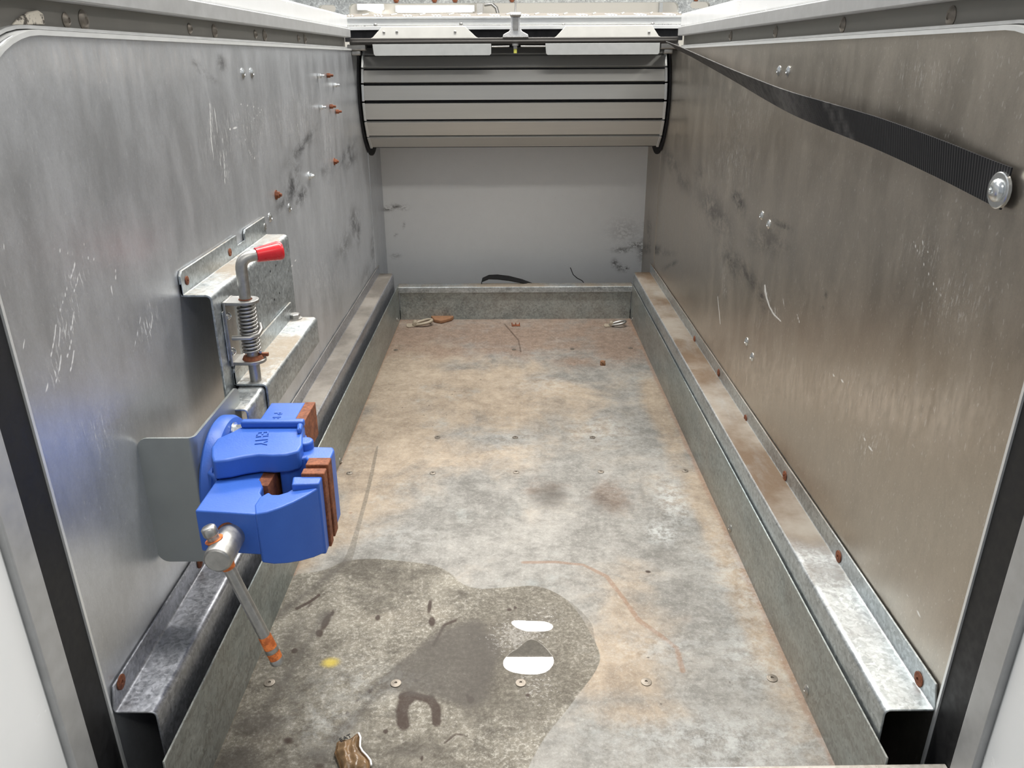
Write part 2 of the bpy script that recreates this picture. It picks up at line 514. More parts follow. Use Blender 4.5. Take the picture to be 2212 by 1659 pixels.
# fasteners; all built at a point p with outward normal d
def dome(parent, p, d, r=.007, mat='zinc', name='rivet', label=None):
    bm = bmesh.new()
    add_lathe(bm, p, d, [(-.0005, r), (.0008, r), (.0014, r*.86), (.0030, r*.62), (.0036, r*.34), (.0026, r*.30), (.0024, 0)], 16)
    o = finish(name, bm, mat, parent, True)
    if label: o['label'] = label
    return o
def hexbolt(parent, p, d, r=.007, h=.006, mat='zinc', name='hex_bolt', tip=0.0, washer=True):
    bm = bmesh.new()
    if washer: add_lathe(bm, p, d, [(-.0005, r*1.35), (.0015, r*1.35), (.0016, 0)], 20)
    add_lathe(bm, Vector(p) + Vector(d).normalized()*.001, d, [(0, r), (h*.85, r), (h, r*.85), (h+.0001, 0)], 6)
    if tip: add_lathe(bm, Vector(p) + Vector(d).normalized()*h, d, [(0, r*.5), (tip, r*.5), (tip+.001, r*.35), (tip+.0011, 0)], 12)
    return finish(name, bm, mat, parent, True, auto=30)
def flatscrew(parent, p, d, r=.0065, mat='dull_screw', name='screw'):
    bm = bmesh.new()
    add_lathe(bm, p, d, [(-.0005, r), (.0006, r), (.0011, r*.8), (.0009, r*.62), (.0013, r*.5), (.0013, r*.28), (-.0002, r*.22), (-.0003, 0)], 18)
    return finish(name, bm, mat, parent, True)

# ---------------------------------------------------------------- dimensions
XL, XR = -.430, .452        # inner faces of the side walls
TL, TR = -.366, .390        # inner faces of the floor tray upstands
Y0, Y1 = .640, 2.565        # tray front and back
LIP = .117
YB = 2.77                   # white back panel
PATH = [(2.37, .822)] + [(.804 - .154*math.sin(math.radians(a)), .670 + .154*math.cos(math.radians(a))) for a in range(0, 91, 6)] + [(.672, 0.0), (.676, -.12)]

# painted masks on dense grids ------------------------------------------------
RI = np.array(R3.transposed())
def project(co):
    c = (co - np.array([0, 0, CAMZ])) @ RI.T
    zz = np.minimum(c[:, 2], -1e-3)
    return np.stack([1106 - F*c[:, 0]/zz, 829.5 + F*c[:, 1]/zz], 1)
def seg_d(P, a, b):
    a = np.array(a, float); b = np.array(b, float)
    ab = b - a; t = np.clip(((P-a) @ ab)/max(ab @ ab, 1e-12), 0, 1)
    return np.linalg.norm(P - a - t[:, None]*ab, axis=1)
def in_poly(P, poly):
    x, y = P[:, 0], P[:, 1]; c = np.zeros(len(P), bool); n = len(poly)
    for i in range(n):
        x1, y1 = poly[i]; x2, y2 = poly[(i+1) % n]
        m = ((y1 > y) != (y2 > y)) & (x < (x2-x1)*(y-y1)/((y2-y1) or 1e-12) + x1)
        c ^= m
    return c
def chaikin(p, n=3):
    for _ in range(n):
        q = []
        for a, b in zip(p, p[1:] + p[:1]):
            q += [(a[0]*.75 + b[0]*.25, a[1]*.75 + b[1]*.25), (a[0]*.25 + b[0]*.75, a[1]*.25 + b[1]*.75)]
        p = q
    return p
def m_poly(P, poly, soft):
    poly = chaikin(list(poly), 2)
    """signed-distance mask: .5 on the outline"""
    d = np.full(len(P), 1e9)
    for i in range(len(poly)): d = np.minimum(d, seg_d(P, poly[i], poly[(i+1) % len(poly)]))
    d = np.where(in_poly(P, poly), d, -d)
    return np.clip(.5 + d/(2*soft), 0, 1)
def m_line(P, pts, wd):
    d = np.full(len(P), 1e9)
    for a, b in zip(pts, pts[1:]): d = np.minimum(d, seg_d(P, a, b))
    return np.clip(1 - d/wd, 0, 1)
def m_blob(P, c, rx, ry, ang=0):
    q = P - np.array(c); a = math.radians(ang); ca, sa = math.cos(a), math.sin(a)
    u = (q[:, 0]*ca + q[:, 1]*sa)/rx; v = (-q[:, 0]*sa + q[:, 1]*ca)/ry
    return np.exp(-(u*u + v*v)*1.6)
def set_attr(me, name, arr):
    a = me.attributes.new(name, 'FLOAT', 'POINT'); a.data.foreach_set('value', np.ascontiguousarray(arr, dtype=np.float32))
def grid(nx, ny, fn):
    """fn(U,V)->Nx3, u,v arrays in 0..1"""
    u, v = np.meshgrid(np.linspace(0, 1, nx), np.linspace(0, 1, ny), indexing='ij')
    co = fn(u.ravel(), v.ravel())
    me = bpy.data.meshes.new('grid'); me.vertices.add(nx*ny); me.vertices.foreach_set('co', co.ravel())
    i = np.arange((nx-1)*(ny-1)); a = (i//(ny-1))*ny + i % (ny-1)
    q = np.stack([a, a+ny, a+ny+1, a+1], 1).ravel()
    me.loops.add(len(q)); me.loops.foreach_set('vertex_index', q)
    me.polygons.add(len(i)); me.polygons.foreach_set('loop_start', np.arange(len(i))*4)
    me.update(calc_edges=True); me.validate()
    return me, co

# ---------------------------------------------------------------- structure: side walls
def wall(side):
    x = XL if side < 0 else XR
    def fn(u, v):
        y = .650 + u**1.25*(2.82-.650)
        dy = np.clip(.804 - y, 0, .154); top = .67 + np.sqrt(np.maximum(.154**2 - dy*dy, 0)) ; top = np.where(y > .804, .824 - .002*(y-.804)/1.566, top)
        z = -.12 + v*(top + .12)
        y = y + np.clip(1 - u*12, 0, 1)*.022*np.clip((.67 - z)/.67, 0, 1.15)
        return np.stack([np.full_like(y, x), y, z], 1)
    me, co = grid(620, 260, fn)
    P = project(co); q = lambda u, v: (u, v)
    sm = np.zeros(len(P)); ln = np.zeros(len(P)); sc = np.zeros(len(P)); hzm = np.zeros(len(P))
    if side < 0:
        for (u, v, rx, ry, an, k) in ((425, 138, 16, 8, 40, 1), (478, 136, 12, 22, -15, 1), (440, 158, 22, 8, 40, .9), (455, 170, 20, 7, 30, .7),
                                      (650, 320, 14, 55, 40, .95), (665, 300, 10, 40, 35, .9), (632, 400, 16, 60, 12, 1.1), (650, 425, 14, 34, 30, 1.05), (612, 440, 10, 30, 40, 1),
                                      (750, 330, 10, 40, 30, .9), (757, 345, 14, 26, 30, .8), (700, 370, 20, 14, -30, .6), (765, 480, 12, 40, 0, .9), (775, 500, 6, 40, 0, .8),
                                      (745, 530, 20, 50, 20, .55), (805, 540, 6, 60, 0, .6), (790, 600, 10, 40, 10, .5), (375, 620, 26, 12, 0, .4)):
            sm = np.maximum(sm, m_blob(P, (u, v), rx, ry, an)*k)
        for (u, v, rx, ry, an, k) in ((458, 280, 12, 60, 0, 1), (484, 350, 14, 70, -5, 1), (470, 300, 60, 80, 0, .45), (540, 280, 70, 90, 0, .55), (150, 680, 26, 90, 12, .8),
                                      (130, 790, 30, 50, 12, 1), (320, 700, 20, 60, 10, 1), (210, 930, 50, 50, 10, .7), (640, 250, 60, 80, 0, .6),
                                      (705, 310, 20, 80, 0, .7), (700, 600, 60, 60, 0, .6), (160, 600, 60, 30, 0, .5)):
            sc = np.maximum(sc, m_blob(P, (u, v), rx, ry, an)*k)
        for pts, wd in (([(453, 225), (455, 260), (456, 300), (462, 350)], 1.6), ([(463, 230), (466, 260), (470, 290)], 1.3), ([(480, 300), (484, 340), (486, 400)], 1.3), ([(163, 565), (158, 585), (151, 606)], 3),
                    ([(172, 585), (167, 608), (160, 630)], 2.4), ([(148, 612), (140, 640), (130, 670)], 1.8), ([(160, 672), (157, 695), (152, 716)], 2.4), ([(121, 700), (117, 735), (110, 770)], 2.6), ([(130, 705), (127, 750)], 2.2),
                    ([(155, 732), (150, 755), (144, 775)], 2.4), ([(132, 770), (128, 800), (120, 825)], 3), ([(160, 757), (156, 785), (151, 806)], 2.8), ([(104, 830), (99, 850)], 3.4), ([(145, 695), (141, 718)], 2), 
                    ([(102, 532), (140, 545), (215, 563)], 1.3), ([(175, 525), (207, 537)], 1), ([(250, 580), (250, 607)], 1.6), ([(240, 620), (248, 655), (256, 690)], 1.2), ([(55, 730), (50, 752)], 1.6),
                    ([(332, 672), (327, 705), (316, 735)], 1.6), ([(305, 680), (297, 720), (287, 765)], 1.2), ([(520, 225), (555, 232), (566, 238), (540, 265), (500, 279), (484, 279)], .9), ([(640, 560), (620, 590), (600, 620)], 1.0), ([(32, 465), (15, 520), (2, 545)], .9),
                    ([(536, 322), (545, 340), (555, 343)], 1.2), ([(529, 300), (531, 305)], 2)):
            ln = np.maximum(ln, m_line(P, pts, wd))
        hzm = np.maximum(hzm, m_blob(P, (230, 130), 330, 70)*.35)  # warm reflected light painted on the upper left wall
    else:
        for (u, v, rx, ry, an, k) in ((1598, 440, 14, 32, -15, 1.1), (1590, 425, 12, 18, 0, 1), (1680, 478, 26, 10, 38, 1.1), (1695, 490, 20, 10, 38, 1), (1545, 460, 30, 80, -30, .75), (1556, 480, 12, 26, -10, .9),
                                      (1580, 570, 20, 60, -28, .8), (1620, 600, 16, 90, -35, .85), (1645, 640, 8, 40, -10, 1), (1510, 375, 14, 20, 0, .6), (1450, 350, 16, 40, -30, .7), (1475, 390, 16, 40, -35, .6),
                                      (1408, 535, 30, 10, 10, 1), (1420, 545, 40, 8, 5, .8), (1450, 572, 22, 5, -30, .8), (1785, 640, 6, 12, 0, .9), (1778, 668, 5, 10, 0, .8), (1402, 500, 6, 40, 0, .8), (1660, 520, 60, 40, 20, .6)):
            sm = np.maximum(sm, m_blob(P, (u, v), rx, ry, an)*k)
        for (u, v, rx, ry, an, k) in ((1655, 630, 9, 30, -15, 1.2), (1672, 675, 16, 12, 35, 1.2), (1565, 610, 10, 50, -5, .8), (1640, 690, 20, 20, 0, .6), (1830, 800, 30, 12, 20, .6), (1880, 960, 40, 40, 0, .7),
                                      (2000, 540, 60, 50, 0, .5), (1600, 250, 80, 80, 0, .5), (1580, 350, 80, 80, 0, .5), (2050, 650, 100, 80, 0, .45), (1990, 160, 80, 40, 0, .4)):
            sc = np.maximum(sc, m_blob(P, (u, v), rx, ry, an)*k)
        for pts, wd in (([(1652, 615), (1655, 640), (1662, 662), (1672, 680), (1686, 694)], 3.2), ([(1990, 512), (1996, 535), (2008, 548)], 1.4), ([(1960, 1285), (1975, 1305), (1996, 1352)], 1.6), ([(1800, 810), (1830, 830)], 1.6), ([(1745, 218), (1752, 206)], 1.2),
                    ([(1860, 935), (1875, 962), (1892, 985)], 1.6), ([(1955, 480), (1990, 560), (2020, 620), (2045, 655)], .9), ([(1550, 640), (1556, 700)], 1.2), ([(1722, 680), (1728, 700)], 1.4), ([(1690, 640), (1696, 670)], 1)):
            ln = np.maximum(ln, m_line(P, pts, wd))
        for (u, v, rx, ry, an, k) in ((1900, 870, 330, 80, 12, 1.0), (1700, 830, 260, 80, 15, .8), (2050, 900, 160, 110, 0, .8), (1520, 720, 90, 60, 20, .5)):  # floor reflection painted as tan on the lower right wall
            hzm = np.maximum(hzm, m_blob(P, (u, v), rx, ry, an)*k)
    set_attr(me, 'smear', sm); set_attr(me, 'line', ln); set_attr(me, 'scratch', sc); set_attr(me, 'reflect_haze', hzm)
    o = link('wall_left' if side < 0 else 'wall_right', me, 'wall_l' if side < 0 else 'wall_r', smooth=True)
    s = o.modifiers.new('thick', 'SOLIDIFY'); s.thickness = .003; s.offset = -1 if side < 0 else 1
    return tag(o, kind='structure')
WL, WR = wall(-1), wall(1)

# ---------------------------------------------------------------- structure: floor with stains and painted far-end shade
def build_floor():
    me, co = grid(270, 680, lambda u, v: np.stack([TL + u*(TR-TL), Y0 - .03 + v*(Y1 - Y0 + .03), np.zeros_like(u)], 1))
    P = co[:, :2]
    f = lambda u, v: tuple(hz(u, v)[:2])
    Z = np.zeros(len(P))
    mx = np.maximum
    # the wet front part of the sheet
    wet = m_poly(P, [f(*p) for p in ((600, 1300), (625, 1240), (700, 1235), (740, 1212), (800, 1205), (900, 1215), (960, 1225), (1010, 1275), (1100, 1268), (1170, 1264),
                                     (1235, 1300), (1290, 1390), (1300, 1430), (1265, 1480), (1220, 1540), (1170, 1600), (1120, 1700), (300, 1700), (450, 1560))], .008)
    soak = m_poly(P, [f(*p) for p in ((870, 1430), (935, 1360), (1010, 1325), (1060, 1285), (1120, 1266), (1170, 1264), (1235, 1300), (1280, 1345), (1284, 1380), (1299, 1428),
                                      (1270, 1478), (1225, 1515), (1180, 1560), (1080, 1560), (900, 1500), (800, 1480))], .006)
    soak = mx(soak, m_poly(P, [f(*p) for p in ((746, 1205), (768, 1140), (790, 1060), (812, 960), (820, 960), (800, 1060), (776, 1150), (762, 1215), (740, 1235), (720, 1240))], .006)*.9)
    corner = m_poly(P, [f(*p) for p in ((858, 700), (870, 715), (905, 712), (945, 703), (950, 712), (925, 722), (880, 732), (840, 745), (830, 730))], .01)
    wedge = m_poly(P, [f(*p) for p in ((800, 1500), (835, 1455), (870, 1420), (935, 1362), (1000, 1335), (1040, 1330), (1075, 1370), (1090, 1410), (1085, 1450), (1075, 1500), (1030, 1540), (950, 1520), (880, 1500))], .02)
    tan = Z.copy()
    for (u, v, rx, ry, k) in ((860, 800, .20, .5, 1), (830, 950, .16, .45, 1), (1050, 850, .4, .35, .85), (1000, 980, .3, .2, .5), (1250, 900, .2, .3, .5), (700, 1150, .10, .10, .9), (1380, 1330, .10, .2, .6), (1330, 1440, .10, .12, .8),
                              (1370, 1540, .10, .05, .7), (1450, 1100, .16, .2, .35), (1640, 1330, .05, .3, .9), (1540, 1120, .05, .3, .9), (1430, 900, .05, .4, .9), (640, 1210, .05, .05, .9)):
        tan = mx(tan, m_blob(P, f(u, v), rx, ry)*k)
    brown = Z.copy()
    for (u, v, rx, ry, k) in ((900, 720, .14, .20, 1), (1110, 725, .3, .22, .9), (1330, 740, .16, .28, .9), (1250, 780, .14, .12, .6), (1180, 1050, .10, .10, .35),
                              (1310, 1070, .07, .10, .6), (900, 1330, .15, .06, .5), (560, 1600, .06, .1, .6), (1060, 1350, .08, .08, .4)):
        brown = mx(brown, m_blob(P, f(u, v), rx, ry)*k)
    rust = mx(m_line(P, [f(*p) for p in ((1130, 1215), (1200, 1214), (1260, 1220), (1310, 1245), (1345, 1290), (1380, 1340), (1430, 1375), (1462, 1400), (1475, 1450))], .0085), Z)
    rust = mx(rust, np.clip(1 - np.abs(P[:, 0] - TR)/.022, 0, 1)*.9)
    rust = mx(rust, np.clip(1 - np.abs(P[:, 0] - TL)/.010, 0, 1)*.8)
    rust = mx(rust, m_blob(P, f(1480, 1340), .04, .04)*.5)
    rust = mx(rust, m_blob(P, f(757, 1108), .006, .006)); rust = mx(rust, m_blob(P, f(880, 690), .10, .05)*.6)
    dark = Z.copy()
    PP = project(co)
    for (u, v, rx, ry, an, k) in ((690, 1368, 10, 10, 0, 1.1), (703, 1345, 9, 26, 28, 1), (718, 1325, 5, 12, 20, .8), (933, 1343, 9, 13, 0, 1.1), (928, 1310, 6, 22, 8, .9), (816, 1334, 7, 9, 20, .9), (822, 1318, 5, 14, 25, .5),
                                  (636, 1406, 9, 7, -20, 1.1), (625, 1430, 10, 30, 20, .5), (1017, 1512, 9, 9, 40, 1.1), (1010, 1504, 5, 9, -30, .9), (799, 1493, 8, 5, -25, 1.1), (772, 1513, 12, 5, -35, .7), (833, 1580, 7, 6, 0, 1.1),
                                  (1100, 1317, 6, 4, 0, 1.2), (1113, 1313, 4, 4, 0, 1.2), (750, 1541, 7, 9, 0, .8), (622, 1600, 16, 12, 0, .8), (600, 1625, 22, 8, -30, .6), (911, 1638, 5, 9, 0, .9), (560, 1575, 20, 14, 0, .4),
                                  (668, 1308, 16, 5, -40, .7), (690, 1655, 22, 12, 0, .8), (1400, 1235, 9, 4, 10, .9), (1140, 1502, 8, 7, 0, .8), (1400, 1420, 7, 3, 0, .8), (1428, 1521, 6, 4, 0, .8), (898, 1470, 9, 7, 30, .8), (950, 1485, 9, 5, -20, .7),
                                  (862, 1560, 8, 16, 0, .9), (1080, 1262, 5, 3, 0, .5)):
        dark = mx(dark, m_blob(PP, (u, v), rx*1.25, ry*1.25, an)*k)
    dark = mx(dark, m_line(PP, [(872, 1565), (868, 1540), (873, 1518), (884, 1508)], 24)*1.25)
    brown = mx(brown, np.clip((P[:, 1] - 2.05)/.22, 0, 1)*.62)  # far-end brown: dust, plus the shutter roll's shade painted in
    dark = mx(dark, m_line(PP, [(868, 1505), (885, 1500), (905, 1506), (930, 1512)], 17)*1.05)
    dark = mx(dark, m_line(PP, [(930, 1512), (942, 1530), (943, 1560)], 19)*1.2)
    dark = mx(dark, m_line(PP, [(640, 1315), (670, 1300), (690, 1285)], 7)*1.0)
    dark = mx(dark, m_line(PP, [(936, 1395), (960, 1350), (985, 1340)], 9)*.8)
    dark = mx(dark, m_line(PP, [(960, 1605), (985, 1585), (1010, 1590)], 6)*.8)
    random.seed(4)
    for i in range(46):   # small drips on the far half
        u = random.gauss(900, 70); v = random.gauss(880, 40)
        dark = mx(dark, m_blob(P, f(u, v), .004, .007, random.uniform(0, 180))*random.uniform(.4, .75))
    for i in range(26):
        u = random.uniform(1090, 1280); v = random.gauss(772, 14)
        dark = mx(dark, m_blob(P, f(u, v), .008, .004, random.uniform(-20, 20))*random.uniform(.4, .75))
    for i in range(28):
        t = i/27; dark = mx(dark, m_blob(P, f(1572 + 40*t + random.uniform(-8, 8), 1465 + 95*t), .004, .002, random.uniform(-30, 30))*.65)
    dark = mx(dark, m_line(P, [f(*p) for p in ((1090, 700), (1120, 735), (1125, 760))], .008)*.7)
    grime = Z.copy()
    for (u, v, rx, ry, k) in ((1350, 1600, .25, .10, .42), (1450, 1450, .2, .15, .28), (560, 1560, .07, .05, .9), (640, 1370, .05, .08, .7), (700, 1640, .10, .04, .8), (900, 1620, .10, .03, .6), (800, 1290, .07, .04, .6), (520, 1640, .05, .05, .9), (1190, 1070, .07, .10, .8), (1300, 1080, .09, .12, .7), (1090, 1230, .2, .05, .2), (1000, 1090, .1, .1, .3), (1080, 1560, .15, .10, .5), (640, 1500, .1, .12, .4),
                              (840, 1380, .12, .08, .35), (1320, 1040, .05, .05, .5), (1600, 1540, .06, .1, .45), (1500, 1500, .05, .06, .3)):
        grime = mx(grime, m_blob(P, f(u, v), rx, ry)*k)
    pale = Z.copy()
    for (u, v, rx, ry, k) in ((1450, 1080, .04, .12, 1), (1430, 1150, .04, .05, 1), (1300, 930, .10, .1, .7), (1420, 1400, .10, .05, .5), (1600, 1250, .08, .18, .6), (1620, 1420, .06, .10, .6), (1100, 950, .1, .1, .4),
                              (1560, 1600, .2, .06, .7), (860, 1160, .1, .05, .35), (760, 1480, .08, .05, .4), (1180, 830, .12, .1, .4), (1600, 1650, .15, .05, .6), (700, 1560, .05, .05, .5)):
        pale = mx(pale, m_blob(P, f(u, v), rx, ry)*k)
    yellow = m_blob(P, f(714, 1431), .021, .017)
    pud = mx(m_poly(P, [f(*p) for p in ((1100, 1345), (1115, 1339), (1150, 1342), (1180, 1342), (1197, 1352), (1190, 1362), (1160, 1366), (1125, 1362))], .004),
             m_poly(P, [f(*p) for p in ((1085, 1430), (1098, 1412), (1120, 1400), (1140, 1380), (1160, 1382), (1185, 1405), (1200, 1428), (1185, 1450), (1160, 1458), (1115, 1455), (1090, 1445))], .004))
    film = mx(m_blob(P, f(1120, 1375), .075, .075)*1.0, m_blob(P, f(1160, 1480), .06, .07)*.75)
    film = mx(film, m_blob(P, f(1180, 1330), .06, .05)*.75)
    grime = mx(grime, wedge*.95); brown = mx(brown, corner*1.3)
    for (a1, b1, w1) in (((745, 1215), (600, 1330), .02), ((700, 1330), (560, 1560), .02), ((960, 1360), (790, 1500), .015), ((870, 1440), (720, 1600), .015)):
        grime = mx(grime, m_line(P, [f(*a1), f(*b1)], w1*1.8)*.8)
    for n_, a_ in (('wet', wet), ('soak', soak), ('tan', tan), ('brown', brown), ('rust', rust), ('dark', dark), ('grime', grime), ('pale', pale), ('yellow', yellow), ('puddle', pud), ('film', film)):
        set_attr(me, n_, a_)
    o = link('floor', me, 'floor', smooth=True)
    return tag(o, kind='structure')
FL = build_floor()
for (u, v) in ((582, 1475), (855, 1476), (1125, 1475), (1396, 1473), (1668, 1465)):
    flatscrew(FL, hz(u, v, .0005), (0, 0, 1), .0075)
for (u, v) in ((755, 1022), (935, 1022), (1115, 1020), (1298, 1019), (1480, 1017), (1113, 945), (1280, 945), (945, 945), (1236, 754), (1110, 755), (855, 756), (1362, 752)):
    flatscrew(FL, hz(u, v, .0005), (0, 0, 1), .0065)

# ---------------------------------------------------------------- structure: back panel
def back_panel():
    me, co = grid(150, 110, lambda u, v: np.stack([XL - .03 + u*(XR - XL + .06), np.full_like(u, YB), -.12 + v*.95], 1))
    P = project(co); q = lambda u, v: (u, v)
    sm = np.zeros(len(P))
    for (u, v, rx, rz, k) in ((835, 452, 16, 5, 1.1), (855, 446, 14, 5, 1.1), (872, 449, 12, 4, 1), (1345, 540, 24, 6, 1), (1375, 530, 20, 8, 1), (1328, 568, 8, 9, 1.1), (1338, 578, 8, 8, 1.1), (1351, 581, 8, 6, 1.2), (1390, 540, 14, 30, .9),
                              (872, 487, 3, 6, .9), (855, 508, 3, 4, .9), (855, 553, 12, 4, .8), (1395, 490, 6, 16, .7), (1350, 500, 40, 30, .3)):
        sm = np.maximum(sm, m_blob(P, q(u, v), rx, rz)*k)
    set_attr(me, 'smear', sm)
    o = link('wall_back', me, 'back')
    s = o.modifiers.new('thick', 'SOLIDIFY'); s.thickness = .004; s.offset = -1
    return tag(o, kind='structure')
WB = back_panel()

# ---------------------------------------------------------------- structure: shutter guides (swept along the opening edge)
def sweep(path, prof, x0, side):
    """path of (y,z); prof(i) -> list of (n, d): n outward from the path, d outward from the wall face"""
    bm = bmesh.new(); rings = []
    n = len(path)
    for i, p in enumerate(path):
        a, b = path[max(i-1, 0)], path[min(i+1, n-1)]
        t = Vector((b[0]-a[0], b[1]-a[1])).normalized()
        nr = Vector((t.y, -t.x))          # path runs toward -y: outward is +z, then -y
        rings.append([bm.verts.new((x0 + side*d, p[0] + nr.x*k, p[1] + nr.y*k)) for (k, d) in prof(i)])
    for A, B in zip(rings, rings[1:]):
        m = len(A)
        for k in range(m):
            bm.faces.new([A[k], A[(k+1) % m], B[(k+1) % m], B[k]])
    bm.faces.new(rings[0]); bm.faces.new(rings[-1][::-1])
    return bm
NP = len(PATH)
def tt(i):  # 0 on the top run, 1 on the front upright
    return min(1.0, max(0.0, (i-1)/15.0))
tn = 1
for side, x0 in ((-1, XL), (1, XR)):
    lab = 'left' if side < 0 else 'right'
    o = finish('trim_%d' % tn, sweep(PATH, lambda i: [(-.0035 - .004*tt(i), .004), (-.0035 - .004*tt(i), -.003), (.0010 - .005*tt(i), -.003), (.0010 - .005*tt(i), .016), (-.0005 - .0040*tt(i), .016), (-.0005 - .0055*tt(i), .004)], x0, side), 'alu_light'); tag(o, kind='structure'); tn += 1
    web = finish('trim_%d' % tn, sweep(PATH[:16], lambda i: [(-.001, .014), (.034 + .006*tt(i), .014), (.034 + .006*tt(i), .018), (-.001, .018)], x0, side), 'alu_web'); tag(web, kind='structure'); tn += 1
    o = finish('trim_%d' % tn, sweep(PATH[12:], lambda i: [(-.0042, .018), (-.0042, -.001), (.038, -.001), (.038, .018)], x0, side), 'black', bevel=.001); tag(o, kind='structure'); tn += 1
    o = finish('trim_%d' % tn, sweep(PATH, lambda i: [(.0285 + .0095*tt(i), .018), (.0285 + .0095*tt(i), -.003), (.050 + .019*tt(i), -.003), (.050 + .019*tt(i), .018)], x0, side), 'alu_band', bevel=.0015); tag(o, kind='structure'); tn += 1
    o = finish('trim_%d' % tn, sweep(PATH, lambda i: [(.050 + .019*tt(i), .003), (.083 + .20*tt(i), .003), (.083 + .20*tt(i), .12), (.050 + .019*tt(i), .12)], x0, side), 'white', bevel=.004); tag(o, kind='structure'); tn += 1
    scr = ((142, 44), (180, 44), (409, 62), (463, 68), (551, 74), (571, 77), (644, 83), (658, 84)) if side < 0 else ((2055, 35), (1821, 54), (1676, 69), (1579, 78))
    for k, (u, v) in enumerate(scr):
        dome(web, hx(u, v, x0 + side*.014), (-side, 0, 0), .0105 if (k % 2 or side > 0) else .0075, 'dull_screw', 'screw')
    lip = finish('inner_lip', sweep([PATH[0]] + PATH[1:5], lambda i: [(.0020, .014), (.0020, .008), (.0052, .008), (.0052, .014)], x0, side), 'alu_band', web)
    if side < 0:
        bm = bmesh.new()
        gp = [hx(u, v, XL - .012) for (u, v) in ((28, 54), (40, 40), (62, 26), (82, 22), (93, 30), (97, 53))]
        add_prism(bm, [(g_.y, g_.z) for g_ in gp], 0, XL - .0145, XL - .0115)
        o = finish('filler_block', bm, 'grimy', web, bevel=.001); o['label'] = 'grimy cream filler block in the track corner'
    # wall fasteners
n_in = {-1: (1, 0, 0), 1: (-1, 0, 0)}
for (u, v) in ((524, 159), (543, 158), (583, 470), (625, 449)): dome(WL, hx(u, v, XL), n_in[-1], .0085)
for (u, v, rst) in ((686, 164, 0), (706, 163, 1), (720, 184, 0), (690, 232, 0), (712, 230, 1), (725, 241, 1)):
    hexbolt(WL, hx(u, v, XL), n_in[-1], .0058, .007, 'rust' if rst else 'zinc', tip=.007, washer=False)
for (u, v, rst) in ((722, 349, 1), (668, 380, 0), (596, 421, 1)):
    hexbolt(WL, hx(u, v, XL), n_in[-1], .0065, .006, 'rust' if rst else 'zinc', tip=.004)
for (u, v) in ((1683, 153), (1703, 154), (1646, 466), (1661, 485), (1613, 738), (1625, 771)): dome(WR, hx(u, v, XR), n_in[1], .0085)
for side, x0, W_ in ((-1, XL, WL), (1, XR, WR)):   # sheet joint near the back
    bm = bmesh.new(); add_box(bm, (x0 - .0012, 2.53, -.1), (x0 + .0012, 2.60, .60)); o = finish('joint_cover', bm, 'wall_l' if side < 0 else 'wall_r', W_)

# ---------------------------------------------------------------- rails on both walls
def rail(side):
    xw = XL if side < 0 else XR
    if side < 0: xi, xo = -.384, -.4285
    else: xi, xo = .3975, .4505
    t = .0025; z = .150; s = side
    r = thing('side_rail', 'bent galvanised rail along the foot of the %s wall' % ('left, with the vise above it' if side < 0 else 'right, rusty brown along its top'), 'rail', (xw, Y0 + .04, 0))
    bm = bmesh.new()
    pts = [(xo, z + .030), (xo, z), (xi, z), (xi, -.02)]
    if s > 0: pts = pts[::-1]
    sheet(bm, pts, t if s < 0 else t, .006, 1, .674 if s > 0 else .677, 2.575)
    # chamfer the flange at its near end
    for v in bm.verts:
        if v.co.z > z + .02 and v.co.y < .7: v.co.y += .008
    finish('rail_body', bm, 'galv_dirty' if s > 0 else 'galv_rail', r, bevel=.0006, seg=1)
    px = ((262, 1473), (432, 1214)) if s < 0 else ((1984, 1467), (1811, 1202), (1695, 1028), (1610, 905), (1552, 805), (1500, 733))
    for (u, v) in px:
        flatscrew(r, hx(u, v, xo - s*t - s*.0008), (-s, 0, 0), .0085, 'rust', 'screw')
    bm = bmesh.new()
    u, v = (430, 1409) if s < 0 else (1814, 1406)
    add_lathe(bm, hx(u, v, xi - s*.0012), (-s, 0, 0), [(-.0005, .0045), (.0008, .0045), (.0009, .0032), (-.0002, .003), (-.0002, 0)], 14)
    finish('rivet_hole', bm, 'void', r, True)
    adopt(r)
rail(-1); rail(1)

# ---------------------------------------------------------------- tray upstands, back crossmember, front sill
for side in (-1, 1):
    x = TL if side < 0 else TR
    r = thing('tray_side_plate', 'low galvanised upstand along the %s edge of the floor' % ('left' if side < 0 else 'right'), 'plate', (x, Y0, 0))
    bm = bmesh.new()
    yy = [Y0 + .002, Y1]
    lo, hi = sorted((x, x + side*.0025))
    add_box(bm, (lo, Y0 + .0035, -.02), (hi, Y1, LIP))
    finish('upstand', bm, 'galv_side', r, bevel=.0005, seg=1)
    for (u, v) in (((1578, 1141), (1743, 1490), (1366, 690)) if side > 0 else ((858, 690), (735, 995))):
        dome(r, hx(u, v, x), (-side, 0, 0), .007, 'steel', 'bolt')
    adopt(r)
r = thing('cross_member', 'galvanised channel across the far end of the floor', 'channel', (0, Y1, 0))
bm = bmesh.new()
sheet(bm, [(Y1, -.02), (Y1, .092)], .0025, .002, 0, TL + .002, TR - .002)
finish('web', bm, 'galv_side', r, bevel=.0004, seg=1)
bm = bmesh.new()
sheet(bm, [(Y1 - .012, .093), (Y1 - .012, .112), (Y1 + .035, .112), (Y1 + .035, .05)][::-1], .0025, .003, 0, TL - .003, TR + .003)
finish('lip', bm, 'galv_bracket', r, bevel=.0004, seg=1)
adopt(r)
bm = bmesh.new()
sheet(bm, [(Y0 + .0006, -.03), (Y0 + .0006, LIP - .002), (Y0 - .03, LIP - .002), (Y0 - .03, .02)], .0025, .003, 0, XL + .002, XR - .002)
